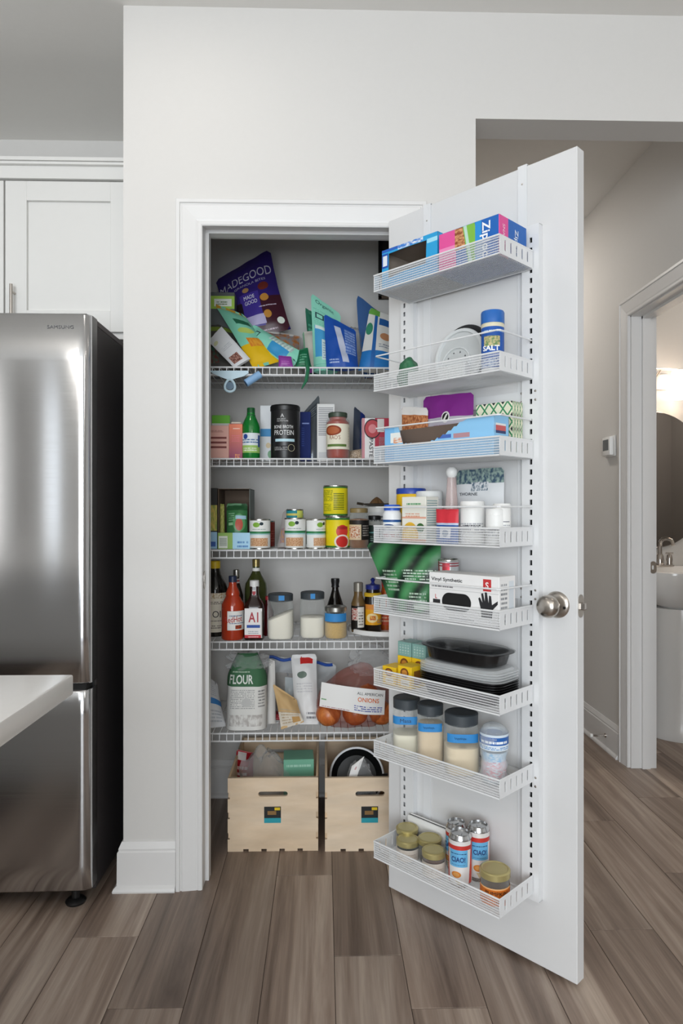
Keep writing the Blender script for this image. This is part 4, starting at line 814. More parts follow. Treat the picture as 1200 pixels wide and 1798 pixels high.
wrap('label', r, h*.16, h*.46, -20, 80, printed('#dfddd8', [('e', .3, .5, .5, .5, '#e8e6e2'), ('t', .1, .72, .8, .84, 1, '#6a7f9a'), ('n', .4, .06, .75, .26, 9, '#b5432a', '#6a3a24'), ('t', .1, .34, .9, .42, 1, '#4a5f8a')], .5), o); txt(o, "RedHot", r*1.55, .020, cyl(r, h*.33, 12), '#b02a22', .08, bold=.01)
x, r, h = scyl(404, 427, 999, 3, .42)
o = bottle('sauce_bottle', 'thin bottle with silver cap behind the hot sauce', 'bottle', (x, .42, SZ[3]), [(0, 0), (r, 0), (r, h*.6), (r*.45, h*.8), (r*.4, h*.92), (0, h*.92)], pmat('#2a1814', .15), pmat('#b9b6b0', .25, 1), capp(r*.5, h*.88, h)); wrap('label', r*.46, h*.72, h*.86, -80, 80, printed('#c8c4c0', [('l', 0, 0, 1, 1, 3, '#a83038')], .5), o)
x, r, h = scyl(430, 470, 980, 3, .43)
o = bottle('olive_oil_bottle', 'tall dark green olive oil bottle behind the steak sauce', 'bottle', (x, .43, SZ[3]), [(0, 0), (r*.95, 0), (r, .006), (r, h*.60), (r*.93, h*.67), (r*.5, h*.78), (r*.32, h*.84), (r*.3, h*.93), (0, h*.93)], pmat('#3d4320', .1, coat=.4), pmat('#9a8a5a', .3, .7), capp(r*.33, h*.90, h)); wrap('label', r*.31, h*.80, h*.88, -85, 85, PAPER, o)
x, r, h = scyl(429, 465, 1017, 3, .312)
o = bottle('steak_sauce_bottle', 'square dark brown steak sauce bottle with white cap and label', 'bottle', (x, .312, SZ[3]), [(0, 0), (r*.9, 0), (r*.96, .005), (r*.96, h*.54), (r*.88, h*.60), (r*.5, h*.70), (r*.42, h*.78), (r*.42, h*.90), (0, h*.90)], pmat('#23120c', .12), pmat('#d8d8d6', .35), capp(r*.46, h*.89, h), 0, None, 5)
b = box('label', (-r*.84, -.0012, 0), (r*.84, 0, h*.50), printed('#e6e4e2', [('r', 0, 0, 1, .10, '#c02834'), ('t', .2, .02, .8, .08, 1, '#e8c8c8'), ('r', .12, .34, .88, .44, '#2a4f9c'), ('t', .2, .14, .8, .26, 2, '#9aa0a8'), ('r', .93, 0, 1, .9, '#b9b6b2')], .5), o, 0, (0, -r*.965, h*.04)); txt(b, 'A1', r*.95, h*.17, flat(0, h*.35, -.0012), '#a82432', bold=.02)
wrap('neck_label', r*.43, h*.73, h*.84, -70, 70, printed('#dcdad6', [('r', .35, .2, .65, .8, '#a84048')], .5), o)
x, r, h = scyl(461, 481, 1045, 3, .372)
bottle('vinegar_bottle', 'short dark red bottle behind the first flour jar', 'bottle', (x, .372, SZ[3]), [(0, 0), (r, 0), (r, h*.6), (r*.5, h*.8), (r*.45, h*.92), (0, h*.92)], pmat('#4a1216', .12), pmat('#9a2a30', .4), capp(r*.5, h*.9, h))
LIDG = pmat('#3c4247', .5); FLOUR = pmat('#e9e4d6', .9, noise_amt=.03, bump=.2); TAPE = pmat('#2f86c8', .6)
x, r, h = scyl(470, 516, 1039, 3, .315)
o = jar('storage_jar', 'glass jar of pale flour sloping up to one side, grey lid with blue tape', 'jar', (x, .315, SZ[3]), r, h, FLOUR, LIDG, level=.72, tilt=.55, sq=3.2, lidh=.022, lidr=.92); box('tape', (-.004, -r*.935-.0012, h-.02), (.016, -r*.93, h-.003), TAPE, o, 0)
x, r, h = scyl(527, 571, 1036, 3, .335)
o = jar('storage_jar', 'glass jar half full of flour standing next to the short grain jar', 'jar', (x, .335, SZ[3]), r, h, FLOUR, LIDG, level=.62, sq=3.2, lidh=.022, lidr=.92); box('tape', (-.006, -r*.935-.0012, h-.021), (.010, -r*.93, h-.003), TAPE, o, 0)
x, r, h = scyl(573, 605, 1014, 3, .43)
bottle('soy_sauce_bottle', 'black soy sauce bottle with flared cap behind the grain jar', 'bottle', (x, .43, SZ[3]), [(0, 0), (r, 0), (r, h*.4), (r*.9, h*.5), (r*.45, h*.74), (r*.36, h*.8), (r*.36, h*.86), (0, h*.86)], pmat('#15110e', .1), BLACK, [(0, h*.84), (r*.45, h*.84), (r*.4, h*.88), (r*.48, h*.95), (r*.46, h), (0, h)])
x, r, h = scyl(570, 610, 1061, 3, .318)
o = jar('storage_jar', 'short glass jar of golden grain with a silver lid and wide blue tape', 'jar', (x, .318, SZ[3]), r, h, pmat('#c9a765', .9, noise_amt=.3, scale=260, bump=.4), pmat('#b9b8b2', .3, 1), level=.72, lidh=.014, lidr=.93); wrap('tape', r, h*.55, h*.80, -70, 62, TAPE, o)
xt, yt = aty(676, CV, .405).x, .41; RTT = xt-aty(611, CV, .405).x
lz = thing('lazy_susan', 'white round turntable carrying sauce bottles on the fourth shelf', 'turntable', (xt, yt, SZ[3])); lathe('base', rprof(RTT*.7, 0, .008, .002), WHITE, lz); lathe('tray', [(0, .008), (RTT*.97, .008), (RTT, .011), (RTT, .026), (RTT-.003, .027), (RTT-.004, .014), (0, .013)], WHITE, lz, seg=56)
zt = SZ[3]+.013
x, r, h = scyl(617, 642, 1021, 3, .36, zt)
o = bottle('spice_bottle', 'slim brown spice bottle with grey cap on the turntable', 'bottle', (x, .36, zt), [(0, 0), (r*.95, 0), (r, .004), (r, h*.58), (r*.8, h*.66), (r*.62, h*.74), (r*.62, h*.86), (0, h*.86)], pmat('#6a5230', .3), pmat('#8f8a80', .35, .5), capp(r*.66, h*.82, h)); wrap('label', r, h*.06, h*.54, -80, 80, printed('#1d1a18', [('r', .45, .1, .8, .95, '#dcd8d0'), ('n', .1, .4, .45, .9, 9, '#a83a34', '#d8d0c4'), ('t', .5, .2, .75, .8, 5, '#6a6058')], .45), o)
x, r, h = scyl(640, 670, 1013, 3, .37, zt)
o = bottle('mustard_bottle', 'dark bottle with yellow label and navy nozzle on the turntable', 'bottle', (x, .37, zt), [(0, 0), (r*.95, 0), (r, .005), (r, h*.62), (r*.85, h*.70), (r*.8, h*.80), (0, h*.80)], pmat('#1c130c', .15), pmat('#1c2a7a', .4), [(0, h*.79), (r*.86, h*.79), (r*.86, h*.87), (r*.3, h*.885), (r*.16, h*.92), (r*.3, h*.97), (r*.1, h), (0, h)]); lathe('collar', [(r*.9, h*.66), (r+.001, h*.66), (r+.001, h*.71), (r*.9, h*.73)], pmat('#d8b022', .5), o)
wrap('label', r, h*.14, h*.52, -80, 80, printed('#e6a21c', [('r', 0, .75, 1, 1, '#d98a3a'), ('e', .45, .34, .25, .22, '#f0d9a0'), ('n', .35, .24, .6, .45, 9, '#c0522a', '#e8b04a'), ('t', .65, .1, .95, .3, 3, '#5a6a8a')], .45), o)
x, r, h = scyl(664, 692, 1014, 3, .42, zt)
o = bottle('chili_sauce_bottle', 'orange chili sauce bottle at the turntable edge by the open door', 'bottle', (x, .42, zt), [(0, 0), (r, 0), (r, h*.6), (r*.6, h*.76), (r*.5, h*.86), (0, h*.86)], pmat('#b5501c', .2), pmat('#c8302a', .4), capp(r*.55, h*.84, h)); wrap('label', r, h*.1, h*.42, -80, 80, printed('#c0482a', [('t', .2, .2, .8, .8, 3, '#e0b090')], .5), o)
# ================================================================== LOWEST SHELF
p = printed('#d5d6d8', [('r', 0, .44, 1, .56, '#3f7fbf'), ('t', .2, .62, .8, .85, 5, '#b9bcc2'), ('t', .2, .1, .9, .35, 4, '#b0b4ba')], .3, bump=.3)
qbag('sugar_bag', 'white bag with a blue stripe leaning on the left of the lowest shelf', 'bag', [(350, 1292, .30), (397, 1284, .33), (382, 1200, .40), (350, 1178, .40)], .05, p, 'pillow', seed=21)
p = printed('#e0dfdb', [('r', -.2, .57, 1.2, 1.0, '#3f6a4a'), ('t', .12, .755, .6, .785, 1, '#a9bda9'), ('t', .12, .28, .72, .54, 11, '#a9a9a8'), ('n', .1, .05, .9, .2, 9, '#b9b4b0', '#e0dfdb'), ('t', .8, .3, .95, .54, 6, '#8a8a8a'), ('e', .52, .36, .12, .06, '#c4c4c2')], .7, bump=.3)
b, pl, w_, h_ = qbag('flour_bag', 'paper flour bag, green above and white below, on the lowest shelf', 'flour bag', [(396, 1286, .315), (470, 1286, .315), (470, 1146, .335), (400, 1146, .335)], .085, p, 'block', seed=22, wr=.003, shoulder=.5)
txt(b, 'FLOUR', w_*.60, .032, pl(-.24, .665), '#dfe4dd', bold=.02)
c0 = aty(436, 1165, .335)
tag(crumple('plastic_wrap', .070, .05, .034, CLEAR, None, (c0.x, .34, c0.z-.022), .5, 4, True, 4, 2.6), 'clear plastic bag top bunched over the flour bag', 'plastic bag')
b, pl, w_, h_ = qbag('zip_bag', 'large clear zip bag with a blue zipper behind the packets', 'zip bag', [(468, 1288, .45), (592, 1288, .45), (590, 1165, .50), (467, 1150, .50)], .07, film('#d5dade', .32, .15), 'stand', seed=23, wr=.006)
m = MB(); m.tube([Vector(pl(u/10-1, .965+.02*math.sin(u))(0, 0)) for u in range(1, 20)], .006, 8).build('zipper', pmat('#2450a8', .35), b)
qbag('bread_packet', 'brown and white loaf pack inside the zip bag', 'bread', [(480, 1286, .455), (545, 1286, .455), (540, 1185, .49), (484, 1180, .49)], .04, printed('#7a6a58', [('r', .3, .4, .62, .9, '#c9d3d6'), ('e', .46, .36, .14, .05, '#4a7a60')], .5, bump=.4), 'pillow', seed=24)
p = printed('#e2e2e2', [('r', .35, .86, .85, .97, '#c8302e'), ('e', .4, .70, .2, .05, '#6a7a70'), ('t', .15, .45, .8, .6, 4, '#c9c9cc'), ('t', .5, .08, .9, .2, 2, '#7a7a80')], .35, bump=.4)
qbag('flour_packet', 'tall white crumpled packet with a small red mark on the lowest shelf', 'packet', [(518, 1287, .345), (560, 1287, .345), (556, 1148, .42), (511, 1150, .42)], .045, p, 'pillow', seed=25, wr=.008)
p = printed('#c9a878', [('r', 0, 0, 1, .38, '#d8cfc0'), ('t', .1, .1, .9, .5, 6, '#b8a488'), ('r', .55, .08, .9, .26, '#c49a62')], .55, bump=.4)
qbag('grain_packet', 'tan kraft packet tilted at the front of the lowest shelf', 'packet', [(494, 1281, .295), (534, 1268, .30), (521, 1228, .33), (479, 1200, .33)], .035, p, 'pillow', seed=26, wr=.006)
qbag('paper_bag', 'narrow white paper bag standing beside the flour bag', 'paper bag', [(465, 1286, .36), (485, 1286, .36), (483, 1160, .40), (473, 1157, .40)], .03, printed('#dcdad6', [], .7, bump=.5), 'stand', seed=27)
x, w_, h_ = sflat(446, 522, 1268, 4, .40)
carton('red_packet', 'flat dark red packet lying under the other bags', 'packet', (x, .40, SZ[4]), w_, .12, .022, printed('#9a1f2a', [('t', .2, .2, .8, .8, 2, '#c86a70')], .4))
# onions in their net
ON = woodmat('onion_skin', '#96461f', '#bd6630', '#d98f50', .32, 26, 5, .05, 'Z')
GO = 'onions in the red bag'; onions = [(577, 1261, 22.5, .325, 0), (624, 1263, 23, .325, 1), (670, 1260, 22.5, .33, 2), (598, 1224, 21, .362, 3), (646, 1221, 21, .365, 4)]
for u, v, rp, y, k in onions:
    c = aty(u, v, y); r = rp*depth(c)/FPX
    if k < 3: c.z = SZ[4]+r*.975
    o = lathe('onion', [(0, -r*.9), (r*.35, -r*.86), (r*.75, -r*.6), (r*.97, -r*.15), (r*.98, r*.15), (r*.8, r*.55), (r*.45, r*.84), (r*.14, r*1.0), (r*.08, r*1.12), (0, r*1.14)], ON, None, c, ((.3, -.2, 0), (-.2, .25, 1), (.1, .3, 2), (.5, .1, 0), (.2, -.3, 1))[k], 28)
    tag(o, ['onion at the bottom of the red bag beside the white packet', 'onion between two others at the bottom of the red bag', 'onion at the bottom of the red bag by the open door', 'upper onion behind the bag label, above the white packet side', 'upper onion behind the orange lettering of the bag label'][k], 'onion', GO)
c = aty(621, 1286, .345)
def bagfn(co):
    k = max(0, (co.z-.13)/.11); return (co.x*(1-.45*k)+.03*k, co.y*(1-.6*k), co.z)
b = crumple('onion_bag', .140, .085, .118, film('#a8432c', .22, .22), None, (c.x+.005, .345, SZ[4]+.0005), .13, 7, True, 5, 1.5, None, bagfn)
tag(b, 'red plastic bag of onions on the lowest shelf', 'onion bag')
lq = [aty(u, v, .245)-b.location for u, v in ((561, 1243), (600, 1247), (640, 1255), (676, 1258), (678, 1215), (640, 1209), (600, 1204), (565, 1200))]
n = 12; v = []; f = []; uv = []
for j in range(2):
    for i in range(n+1):
        s = i/n*3; k = min(2, int(s)); q = s-k; A = lq[:4] if j == 0 else lq[:3:-1]
        pnt = A[k]*(1-q)+A[k+1]*q; v.append(pnt+Vector((0, .02*(2*i/n-1)**2, 0)))
for i in range(n): f.append([i, i+1, n+2+i, n+1+i]); uv.append([(i/n, 0), ((i+1)/n, 0), ((i+1)/n, 1), (i/n, 1)])
lab = pyd('label', v, f, printed('#ecebe9', [('t', .52, .10, .96, .34, 3, '#5a64a8'), ('t', .03, .03, .45, .09, 1, '#b58a90'), ('t', .02, .3, .1, .4, 1, '#5a9a5a')], .45, bump=.2), b, uv=uv)
def onl(u0, v0): return lambda x, z: lq[0].lerp(lq[3], u0+x/.235)*(1-v0-z/.088)+lq[7].lerp(lq[4], u0+x/.235)*(v0+z/.088)+Vector((0, .02*(2*(u0+x/.235)-1)**2-.0012, 0))
txt(lab, 'ALL AMERICAN', .095, .010, onl(.76, .80), '#26262a'); txt(lab, 'ONIONS', .078, .016, onl(.74, .55), '#e0702a', bold=.012)
c = aty(655, 1195, .36)
tag(crumple('plastic_bag', .075, .05, .058, CLEAR, None, (c.x, .37, SZ[4]+.172), .5, 9, True, 4, 2.4), 'gathered clear bag neck above the onions', 'plastic bag')
# ================================================================== CRATES
WOODC = woodmat('crate_pine', '#d9bc9a', '#e6ceb0', '#efdcc4', .6, 5, 1.2, .08, 'X', .6); WOODS = woodmat('crate_pine_side', '#d0b08a', '#dfc5a4', '#e8d2b6', .6, 5, 1.0, .08, 'Y', .6)
def crate(label, xl, yf, rz=0):
    w_, h_, d_ = .308, .25, .425; t = .012
    o = thing('wooden_crate', label, 'crate', (xl+w_/2, yf, 0), rz, 'wooden crates on the pantry floor')
    ol = [(-w_/2, 0)]
    for k in range(4):
        c = -w_/2+.062+k*.0615; ol += [(c-.009, 0), (c-.009, .008), (c+.009, .008), (c+.009, 0)]
    ol += [(w_/2, 0)]
    for z in (.052, .122, .190): ol += [(w_/2, z-.011), (w_/2-.007, z-.011), (w_/2-.007, z+.011), (w_/2, z+.011)]
    ol += [(w_/2, h_), (-w_/2, h_)]
    for z in (.190, .122, .052): ol += [(-w_/2, z+.011), (-w_/2+.007, z+.011), (-w_/2+.007, z-.011), (-w_/2, z-.011)]
    for nm, y in (('front_panel', t/2), ('back_panel', d_-t/2)):
        fp = plate(nm, ol, [rslot(0, h_-.055, .10, .017)], t, WOODC, o, (0, y, 0))
        if nm == 'front_panel':
            st = box('sticker', (-.03, -.0075, .097), (.027, -.0062, .152), printed('#26282a', [('r', 0, 0, 1, .3, '#2f9aa8'), ('r', .62, .78, .95, .95, '#e0c02a'), ('r', .2, .5, .72, .74, '#8a6a40')], .5), fp, 0)
    for s in (-1, 1):
        for k, (z0, z1) in enumerate(((.004, .085), (.087, .168), (.170, .25))): box('side_slat', (s*(w_/2-.004)-.004, t, z0), (s*(w_/2-.004)+.004, d_-t, z1), WOODS, o, .001)
    for k in range(4): box('bottom_slat', (-w_/2+.012+k*.0715, t, .003), (-w_/2+.08+k*.0715, d_-t, .011), WOODS, o, .001)
    return o
cx = aty(400, CV, .222).x; crate('pine crate with brand sticker holding the teal box and plastic bag', cx, .222, 0)
cx2 = aty(571, CV, .215).x; crate('pine crate half hidden behind the open door, holding a skillet', cx2, .215, 0)
c = aty(525, 1366, .33); xx = c.x
carton('teal_box', 'pale teal carton standing in the crate under the shelf', 'box', (xx, .325, .012), .108, .10, .262, printed('#78b59a', [('r', 0, .0, 1, .06, '#6aa88e'), ('r', .25, .71, .62, .73, '#e6efe8'), ('t', .1, .9, .9, .96, 1, '#a9d3bf')], .4), .05)
tag(crumple('plastic_bag', .095, .09, .16, CLEAR, None, (cx+.120, .345, .0125), .30, 11, True, 4, 2.0), 'crumpled clear plastic bag filling the left crate', 'plastic bag')
b, pl, w_, h_ = qbag('candy_bag', 'red snack bag at the left side of the left crate', 'snack bag', [(408, 1372, .42), (445, 1372, .42), (446, 1322, .45), (416, 1316, .45)], .05, printed('#a01c26', [('t', .1, .2, .7, .6, 2, '#e8d8d8'), ('r', .1, .7, .6, .95, '#d8d0cc')], .35, bump=.3), 'pillow', seed=28)
b.location.z = b.location.z
sk_c = aty(602, 1366, .37)
pan = thing('skillet', 'black frying pan with pale rim standing on edge in the right crate', 'pan', (cx2+.118, .43, .172), rx=math.radians(66))
lathe('pan', [(0, 0), (.075, 0), (.097, .030), (.099, .031), (.094, .032), (.073, .005), (0, .005)], pmat('#191a1b', .4), pan, seg=44); lathe('rim', [(.096, .0295), (.102, .031), (.100, .034), (.094, .033)], pmat('#d9dadc', .3), pan, seg=44); MB().tube([(.096, 0, .029), (.13, 0, .045)], .008, 8).build('handle_stub', BLACK, pan)
c = aty(636, 1366, .33)
tag(crumple('plastic_bag', .060, .045, .150, CLEAR, None, (c.x-.006, .285, .0125), .32, 12, True, 4, 2.0), 'clear bag with a white tag in the right crate', 'plastic bag')
qbag('paper_tag', 'small white paper label on the clear bag of the right crate', 'tag', [(612, 1366, .25), (626, 1368, .25), (640, 1328, .26), (618, 1345, .26)], .003, printed('#e6e4e2', [('e', .5, .6, .1, .1, '#c8a0a0')], .5), 'block', seed=29, wr=.002)
c = aty(662, 1366, .36)
tag(crumple('potato_bag', .040, .06, .14, pmat('#a58a72', .6, noise_amt=.2, scale=18), None, (cx2+.252, .30, .0125), .12, 13), 'brown bag of potatoes at the right of the crate', 'produce bag')
# ================================================================== DOOR BASKETS, 1 (top)
def dbox(name, label, cat, u0, u1, vt, bi, n, d, mat, group=None, base=None, h=None, w_=None):
    t, ww, hh = dflat(u0, u1, vt, bi, n, base); ww = w_ or ww; hh = h or hh; z = BB[bi]+.0012 if base is None else base
    return carton(name, label, cat, dw(t, n, z), ww, d, hh, mat, DTH, group), ww, hh
t0, zt0 = dpx(671, 436, .152); t1, zt1 = dpx(769, 411, .152); z = BB[0]+.0012; w_ = t1-t0; h_ = (zt0+zt1)/2-z
o = thing('food_bag_box', 'light blue food bag box with a large torn front opening', 'box', dw((t0+t1)/2, .152, z), DTH, 'food bag boxes in the top door basket')
PB = printed('#2f9fd6', [('r', 0, .55, .12, .9, '#2350a8'), ('r', .02, .6, .1, .85, '#dfe6ee'), ('r', .0, .93, .45, 1, '#2a5fb8'), ('n', .3, .9, .75, 1, 8, '#3f7fd0', '#e6ecf0'), ('r', .82, .8, 1, .9, '#9fdcf0')], .4); CB = pmat('#8d8378', .85)
plate('front_panel', rrect(-w_/2, 0, w_/2, h_), [[(-w_*.38, h_*.26), (-w_*.30, h_*.30), (0, h_*.34), (w_*.30, h_*.36), (w_*.31, h_*.88), (0, h_*.89), (-w_*.37, h_*.88)]], .0012, PB, o, (0, .0006, 0))
box('back_panel', (-w_/2, .118, 0), (w_/2, .119, h_), CB, o, 0); box('side_panel', (-w_/2, 0, 0), (-w_/2+.001, .119, h_), PB, o, 0); box('side_panel', (w_/2-.001, 0, 0), (w_/2, .119, h_), PB, o, 0)
box('top_panel', (-w_/2, .001, h_-.001), (w_/2, .119, h_), printed('#2f9fd6', [('r', 6, 0, 6.5, 1, '#3f6fc8')], .4), o, 0); box('bottom_panel', (-w_/2, .001, 0), (w_/2, .119, .001), CB, o, 0)
for a_, b_2 in (((-w_/2+.0012, .0014, .001), (-w_/2+.002, .1178, h_-.002)), ((w_/2-.002, .0014, .001), (w_/2-.0012, .1178, h_-.002)), ((-w_/2+.0012, .0014, h_-.002), (w_/2-.0012, .1178, h_-.0012))): box('liner', a_, b_2, CB, o, 0)
box('bag_roll', (-w_*.40, .012, .003), (w_*.32, .105, h_*.32), printed('#c9a08a', [('n', 0, .75, 1, 1, 12, '#efece6', '#d9b8a4')], .3, bump=.5), o, .004)
p = printed('#2464b4', [('r', 0, 0, .30, 1, '#e0559a'), ('r', 0, .3, .3, .6, '#e88ab8'), ('n', .28, .42, .50, 1, 9, '#8a4a2e', '#d9a070'), ('s', .56, .5, .10, .10, '#7fb84a'), ('s', .50, .5, .025, .10, '#b9d8c9'), ('r', .62, 0, .72, 1, '#2f8fd6'), ('e', .70, .28, .09, .2, '#8fa6c4'), ('r', 2.0, 0, 2.32, 1, '#e0559a'), ('r', 5.9, 0, 7.1, 1, '#3f7fc8')], .4)
o, w_, h_ = dbox('food_bag_box', 'blue and pink zip bag box standing at the rack end', 'box', 771, 877, 392, 0, .158, .125, p, 'food bag boxes in the top door basket', h=dpx(884, 372, .158)[1]-BB[0]-.001)
txt(o, 'Ziploc', h_*.86, .030, flat(w_*.28, h_*.50, 0), '#f2f4f6', -H90, bold=.02); txt(o, 'Ziploc', h_*.62, .020, right(.075, h_*.5, w_/2), '#e6ecf4', -H90, bold=.01); txt(o, 'SNACK', h_*.5, .010, right(.02, h_*.55, w_/2), '#f6d8e8', -H90)
# ---------- basket 2
zb = BB[1]+.0012
def ddisc(name, label, cat, u, v, n, rad, lean, mat, prof, grp=None):
    t, z = dpx(u, v, n); o = thing(name, label, cat, dw(t, n, zb), DTH, grp, rx=lean); return o, rad
t, _ = dpx(812, 606, .045)
o = thing('dinner_plate', 'black plate standing behind the grey strainer lid', 'plate', dw(t, .030, zb+.0005), DTH, rx=math.radians(-4)); RP = .084
lathe('plate', [(0, 0), (RP*.6, 0), (RP*.95, .009), (RP, .011), (RP*.98, .013), (RP*.6, .004), (0, .004)], pmat('#232427', .4), o, (0, 0, RP+.0005), (H90, 0, 0), 48)
t, _ = dpx(801, 612, .065)
o = thing('strainer_lid', 'pale grey round strainer lid with drain holes in the door basket', 'lid', dw(t, .052, zb+.0005), DTH, rx=math.radians(-6)); RL = .079; GR = pmat('#c3c6c6', .45)
lathe('rim', [(RL*.86, .0), (RL*.97, .0), (RL, .006), (RL*.97, .011), (RL*.88, .010), (RL*.86, .004)], pmat('#d3d6d6', .4), o, (0, 0, RL+.0005), (H90, 0, 0), 48)
plate('disc', circ(0, 0, RL*.88, 40), [circ(.034*math.cos(a)-.01, .034*math.sin(a)-.018, .0026, 8) for a in [i*6.28318/10 for i in range(10)]], .003, GR, o, (0, -.003, RL))
MB().tube([(.046*math.cos(a)-.01, -.006, RL-.018+.046*math.sin(a)) for a in [i*6.28318/28 for i in range(28)]], .0025, 8, True).build('inner_ring', pmat('#d3d6d6', .4), o)
t, r, h = dround(845, 886, 543, 1, .115)
o = thing('salt_shaker', 'blue seasoning canister with a blue cap in the second door basket', 'shaker', dw(t, .115, zb), DTH + .5)
lathe('body', rprof(r*.97, 0, h*.82, .002), printed('#e4e4e2', [('r', 0, .12, 1, .9, '#2456a8'), ('n', .38, .52, .62, .72, 16, '#6a8a5a', '#c9b98a'), ('t', .3, .80, .7, .86, 1, '#b9cfe6'), ('r', 0, .9, 1, 1, '#d9d2b8'), ('n', .32, .14, .7, .3, 22, '#c9d6ea', '#2456a8')], .4), o); lathe('cap', [(0, h*.8), (r, h*.8), (r, h-.004), (r-.002, h), (0, h)], pmat('#1f62b0', .35), o)
txt(o, 'SALT', r*1.45, .013, cyl(r*.97, h*.40, -4), '#f2f4f6', bold=.03)
t, _ = dpx(717, 640, .12)
b = tag(crumple('green_bag', .030, .032, .045, pmat('#2c6a48', .45, noise_amt=.2, bump=.4), None, dw(t, .118, zb), .2, 15, rot=(0, 0, DTH)), 'small dark green bag in the second door basket', 'bag')
t, _ = dpx(742, 655, .135)
carton('lace_packet', 'clear packet of white lace patterned liners in the basket', 'packet', dw(t+.005, .160, zb), .07, .03, .036, printed('#dcdcda', [('d', 0, 0, 1, 1, 14, '#f2f2f0', '#c4c6c6', '#b0b4b4')], .3, bump=.5), DTH)
t, _ = dpx(800, 655, .15)
carton('lace_packet', 'second white lace patterned packet in front of the strainer lid', 'packet', dw(t-.006, .160, zb), .085, .022, .034, printed('#e0e0de', [('n', 0, 0, 1, 1, 24, '#f4f4f2', '#bfc2c2')], .3, bump=.5), DTH)
# ---------- basket 3
GD3 = 'bags in the third door basket'; zb = BB[2]+.0012
def dqb(name, label, c4, d, mat, kind='stand', grp=None, cat='snack bag', **k): return qbag(name, label, cat, c4, d, mat, kind, grp, True, **k)
def zpx(bi, t, n):                                       # pixel of the basket floor under (t, n)
    p = dw(t, n, BB[bi]+.0012)-CAM; D = p.dot(FW); return CU+FPX*p.dot(RT)/D, CV-FPX*p.z/D
def dst(name, label, bi, u0, u1, vl, vr, n, d, mat, kind='stand', grp=None, cat='snack bag', lean=.0, ntop=None, **k):
    """a bag standing on a basket floor, top corners at (u0,vl), (u1,vr)"""
    nt = n if ntop is None else ntop
    t0, _ = dpx(u0, CV, n); t1, _ = dpx(u1, CV, n); a = zpx(bi, t0, n); b = zpx(bi, t1, n)
    return qbag(name, label, cat, [(a[0], a[1], n), (b[0], b[1], n), (u1, vr, nt), (u0, vl, nt)], d, mat, kind, grp, True, **k)
dst('nut_bag', 'clear topped bag of roasted nuts with a blue swoosh', 2, 706, 752, 714, 716, .068, .03, printed('#b06a3e', [('r', 0, .86, 1, 1, '#d9d6d2'), ('n', 0, .5, 1, .84, 9, '#8d4a28', '#c98a5a'), ('e', .45, .38, .6, .2, '#2f86c8')], .3, bump=.3), grp=GD3, seed=30)
b, pl, w_, h_ = dst('nut_bag', 'purple and silver pecan bag standing in the third door basket', 2, 744, 832, 697, 688, .060, .035, printed('#b9b4c0', [('r', 0, .66, 1, 1, '#7f2a86'), ('e', .5, .66, .085, .085, '#e6e4e2'), ('e', .5, .66, .065, .065, '#1d1b1e'), ('s', .5, .66, .02, -.6, '#e6e4e2', .45, .61, .55, .71)], .3, .1, bump=.35), grp=GD3, seed=31)
txt(b, 'TOFFEE PECANS', w_*.62, .0085, pl(.12, .52), '#8a4a80')
p = printed('#dfe3cf', [('d', 0, .35, 1, 1, 4.0, '#3c8a5c', '#e4e2c8', '#22282a'), ('r', 2, 0, 3, 1, '#dfe3cf'), ('d', 2, .35, 3, 1, 4.0, '#3c8a5c', '#e4e2c8', '#22282a'), ('t', .2, .1, .8, .3, 3, '#9aa894')], .45)
dbox('tea_box', 'box with green and black diamond lattice behind the torn blue box', 'box', 836, 900, 706, 2, .078, .05, p, h=dpx(880, 706, .078)[1]-BB[2]-.001)
t0, _ = dpx(676, 800, .158); t1, _ = dpx(868, 800, .158); w_ = t1-t0; z = BB[2]+.0012; h_ = dpx(860, 728, .158)[1]-z; hl = dpx(680, 752, .158)[1]-z
o = thing('wrap_box', 'long light blue box with a jagged torn-open front', 'box', dw((t0+t1)/2, .158, z), DTH)
PB2 = printed('#8fc6ec', [('r', 0, 0, .1, 1, '#7ab8e6'), ('r', .06, .52, .24, .80, '#e9ece8'), ('n', .09, .5, .2, .66, 12, '#d98a5a', '#e9ece8'), ('r', .30, .45, .45, .58, '#3f5fb0'), ('r', .52, .52, .64, .62, '#4a6ab4'), ('r', .66, .5, .80, .62, '#b58a90'), ('r', 2.1, .62, 2.8, .75, '#c85a5a'), ('r', 2.1, .55, 2.8, .62, '#2a3a6a'), ('r', 2.1, .75, 2.8, .80, '#e6e6e4')], .4)
ol = [(-w_/2, 0), (w_/2, 0), (w_/2, h_), (w_*.30, h_*.99)]; n = 22
for i in range(n+1):
    s = i/n; x = w_*.24-s*w_*.55; ol.append((x, h_*(.93-.50*math.sin(min(1, s*1.15)*math.pi*.62))+(.0022 if i % 2 else -.0022)))
ol += [(-w_*.36, hl*1.0), (-w_/2, hl)]
plate('front_panel', ol, [], .0012, PB2, o, (0, .0006, 0)); box('bottom_panel', (-w_/2, .001, 0), (w_/2, .065, .001), CB, o, 0)
plate('back_panel', [(-w_/2, 0), (w_/2, 0), (w_/2, h_), (-w_/2, hl)], [], .0012, pmat('#6a5a50', .85), o, (0, .065, 0))
box('side_panel', (w_/2-.001, .001, 0), (w_/2, .065, h_), PB2, o, 0); box('side_panel', (-w_/2, .001, 0), (-w_/2+.001, .065, hl), PB2, o, 0); box('top_panel', (w_*.26, .001, h_-.001), (w_/2, .065, h_), PB2, o, 0)
box('paper_stack', (-w_*.42, .006, .002), (w_*.40, .060, h_*.34), pmat('#d9c4a4', .8), o, .004)
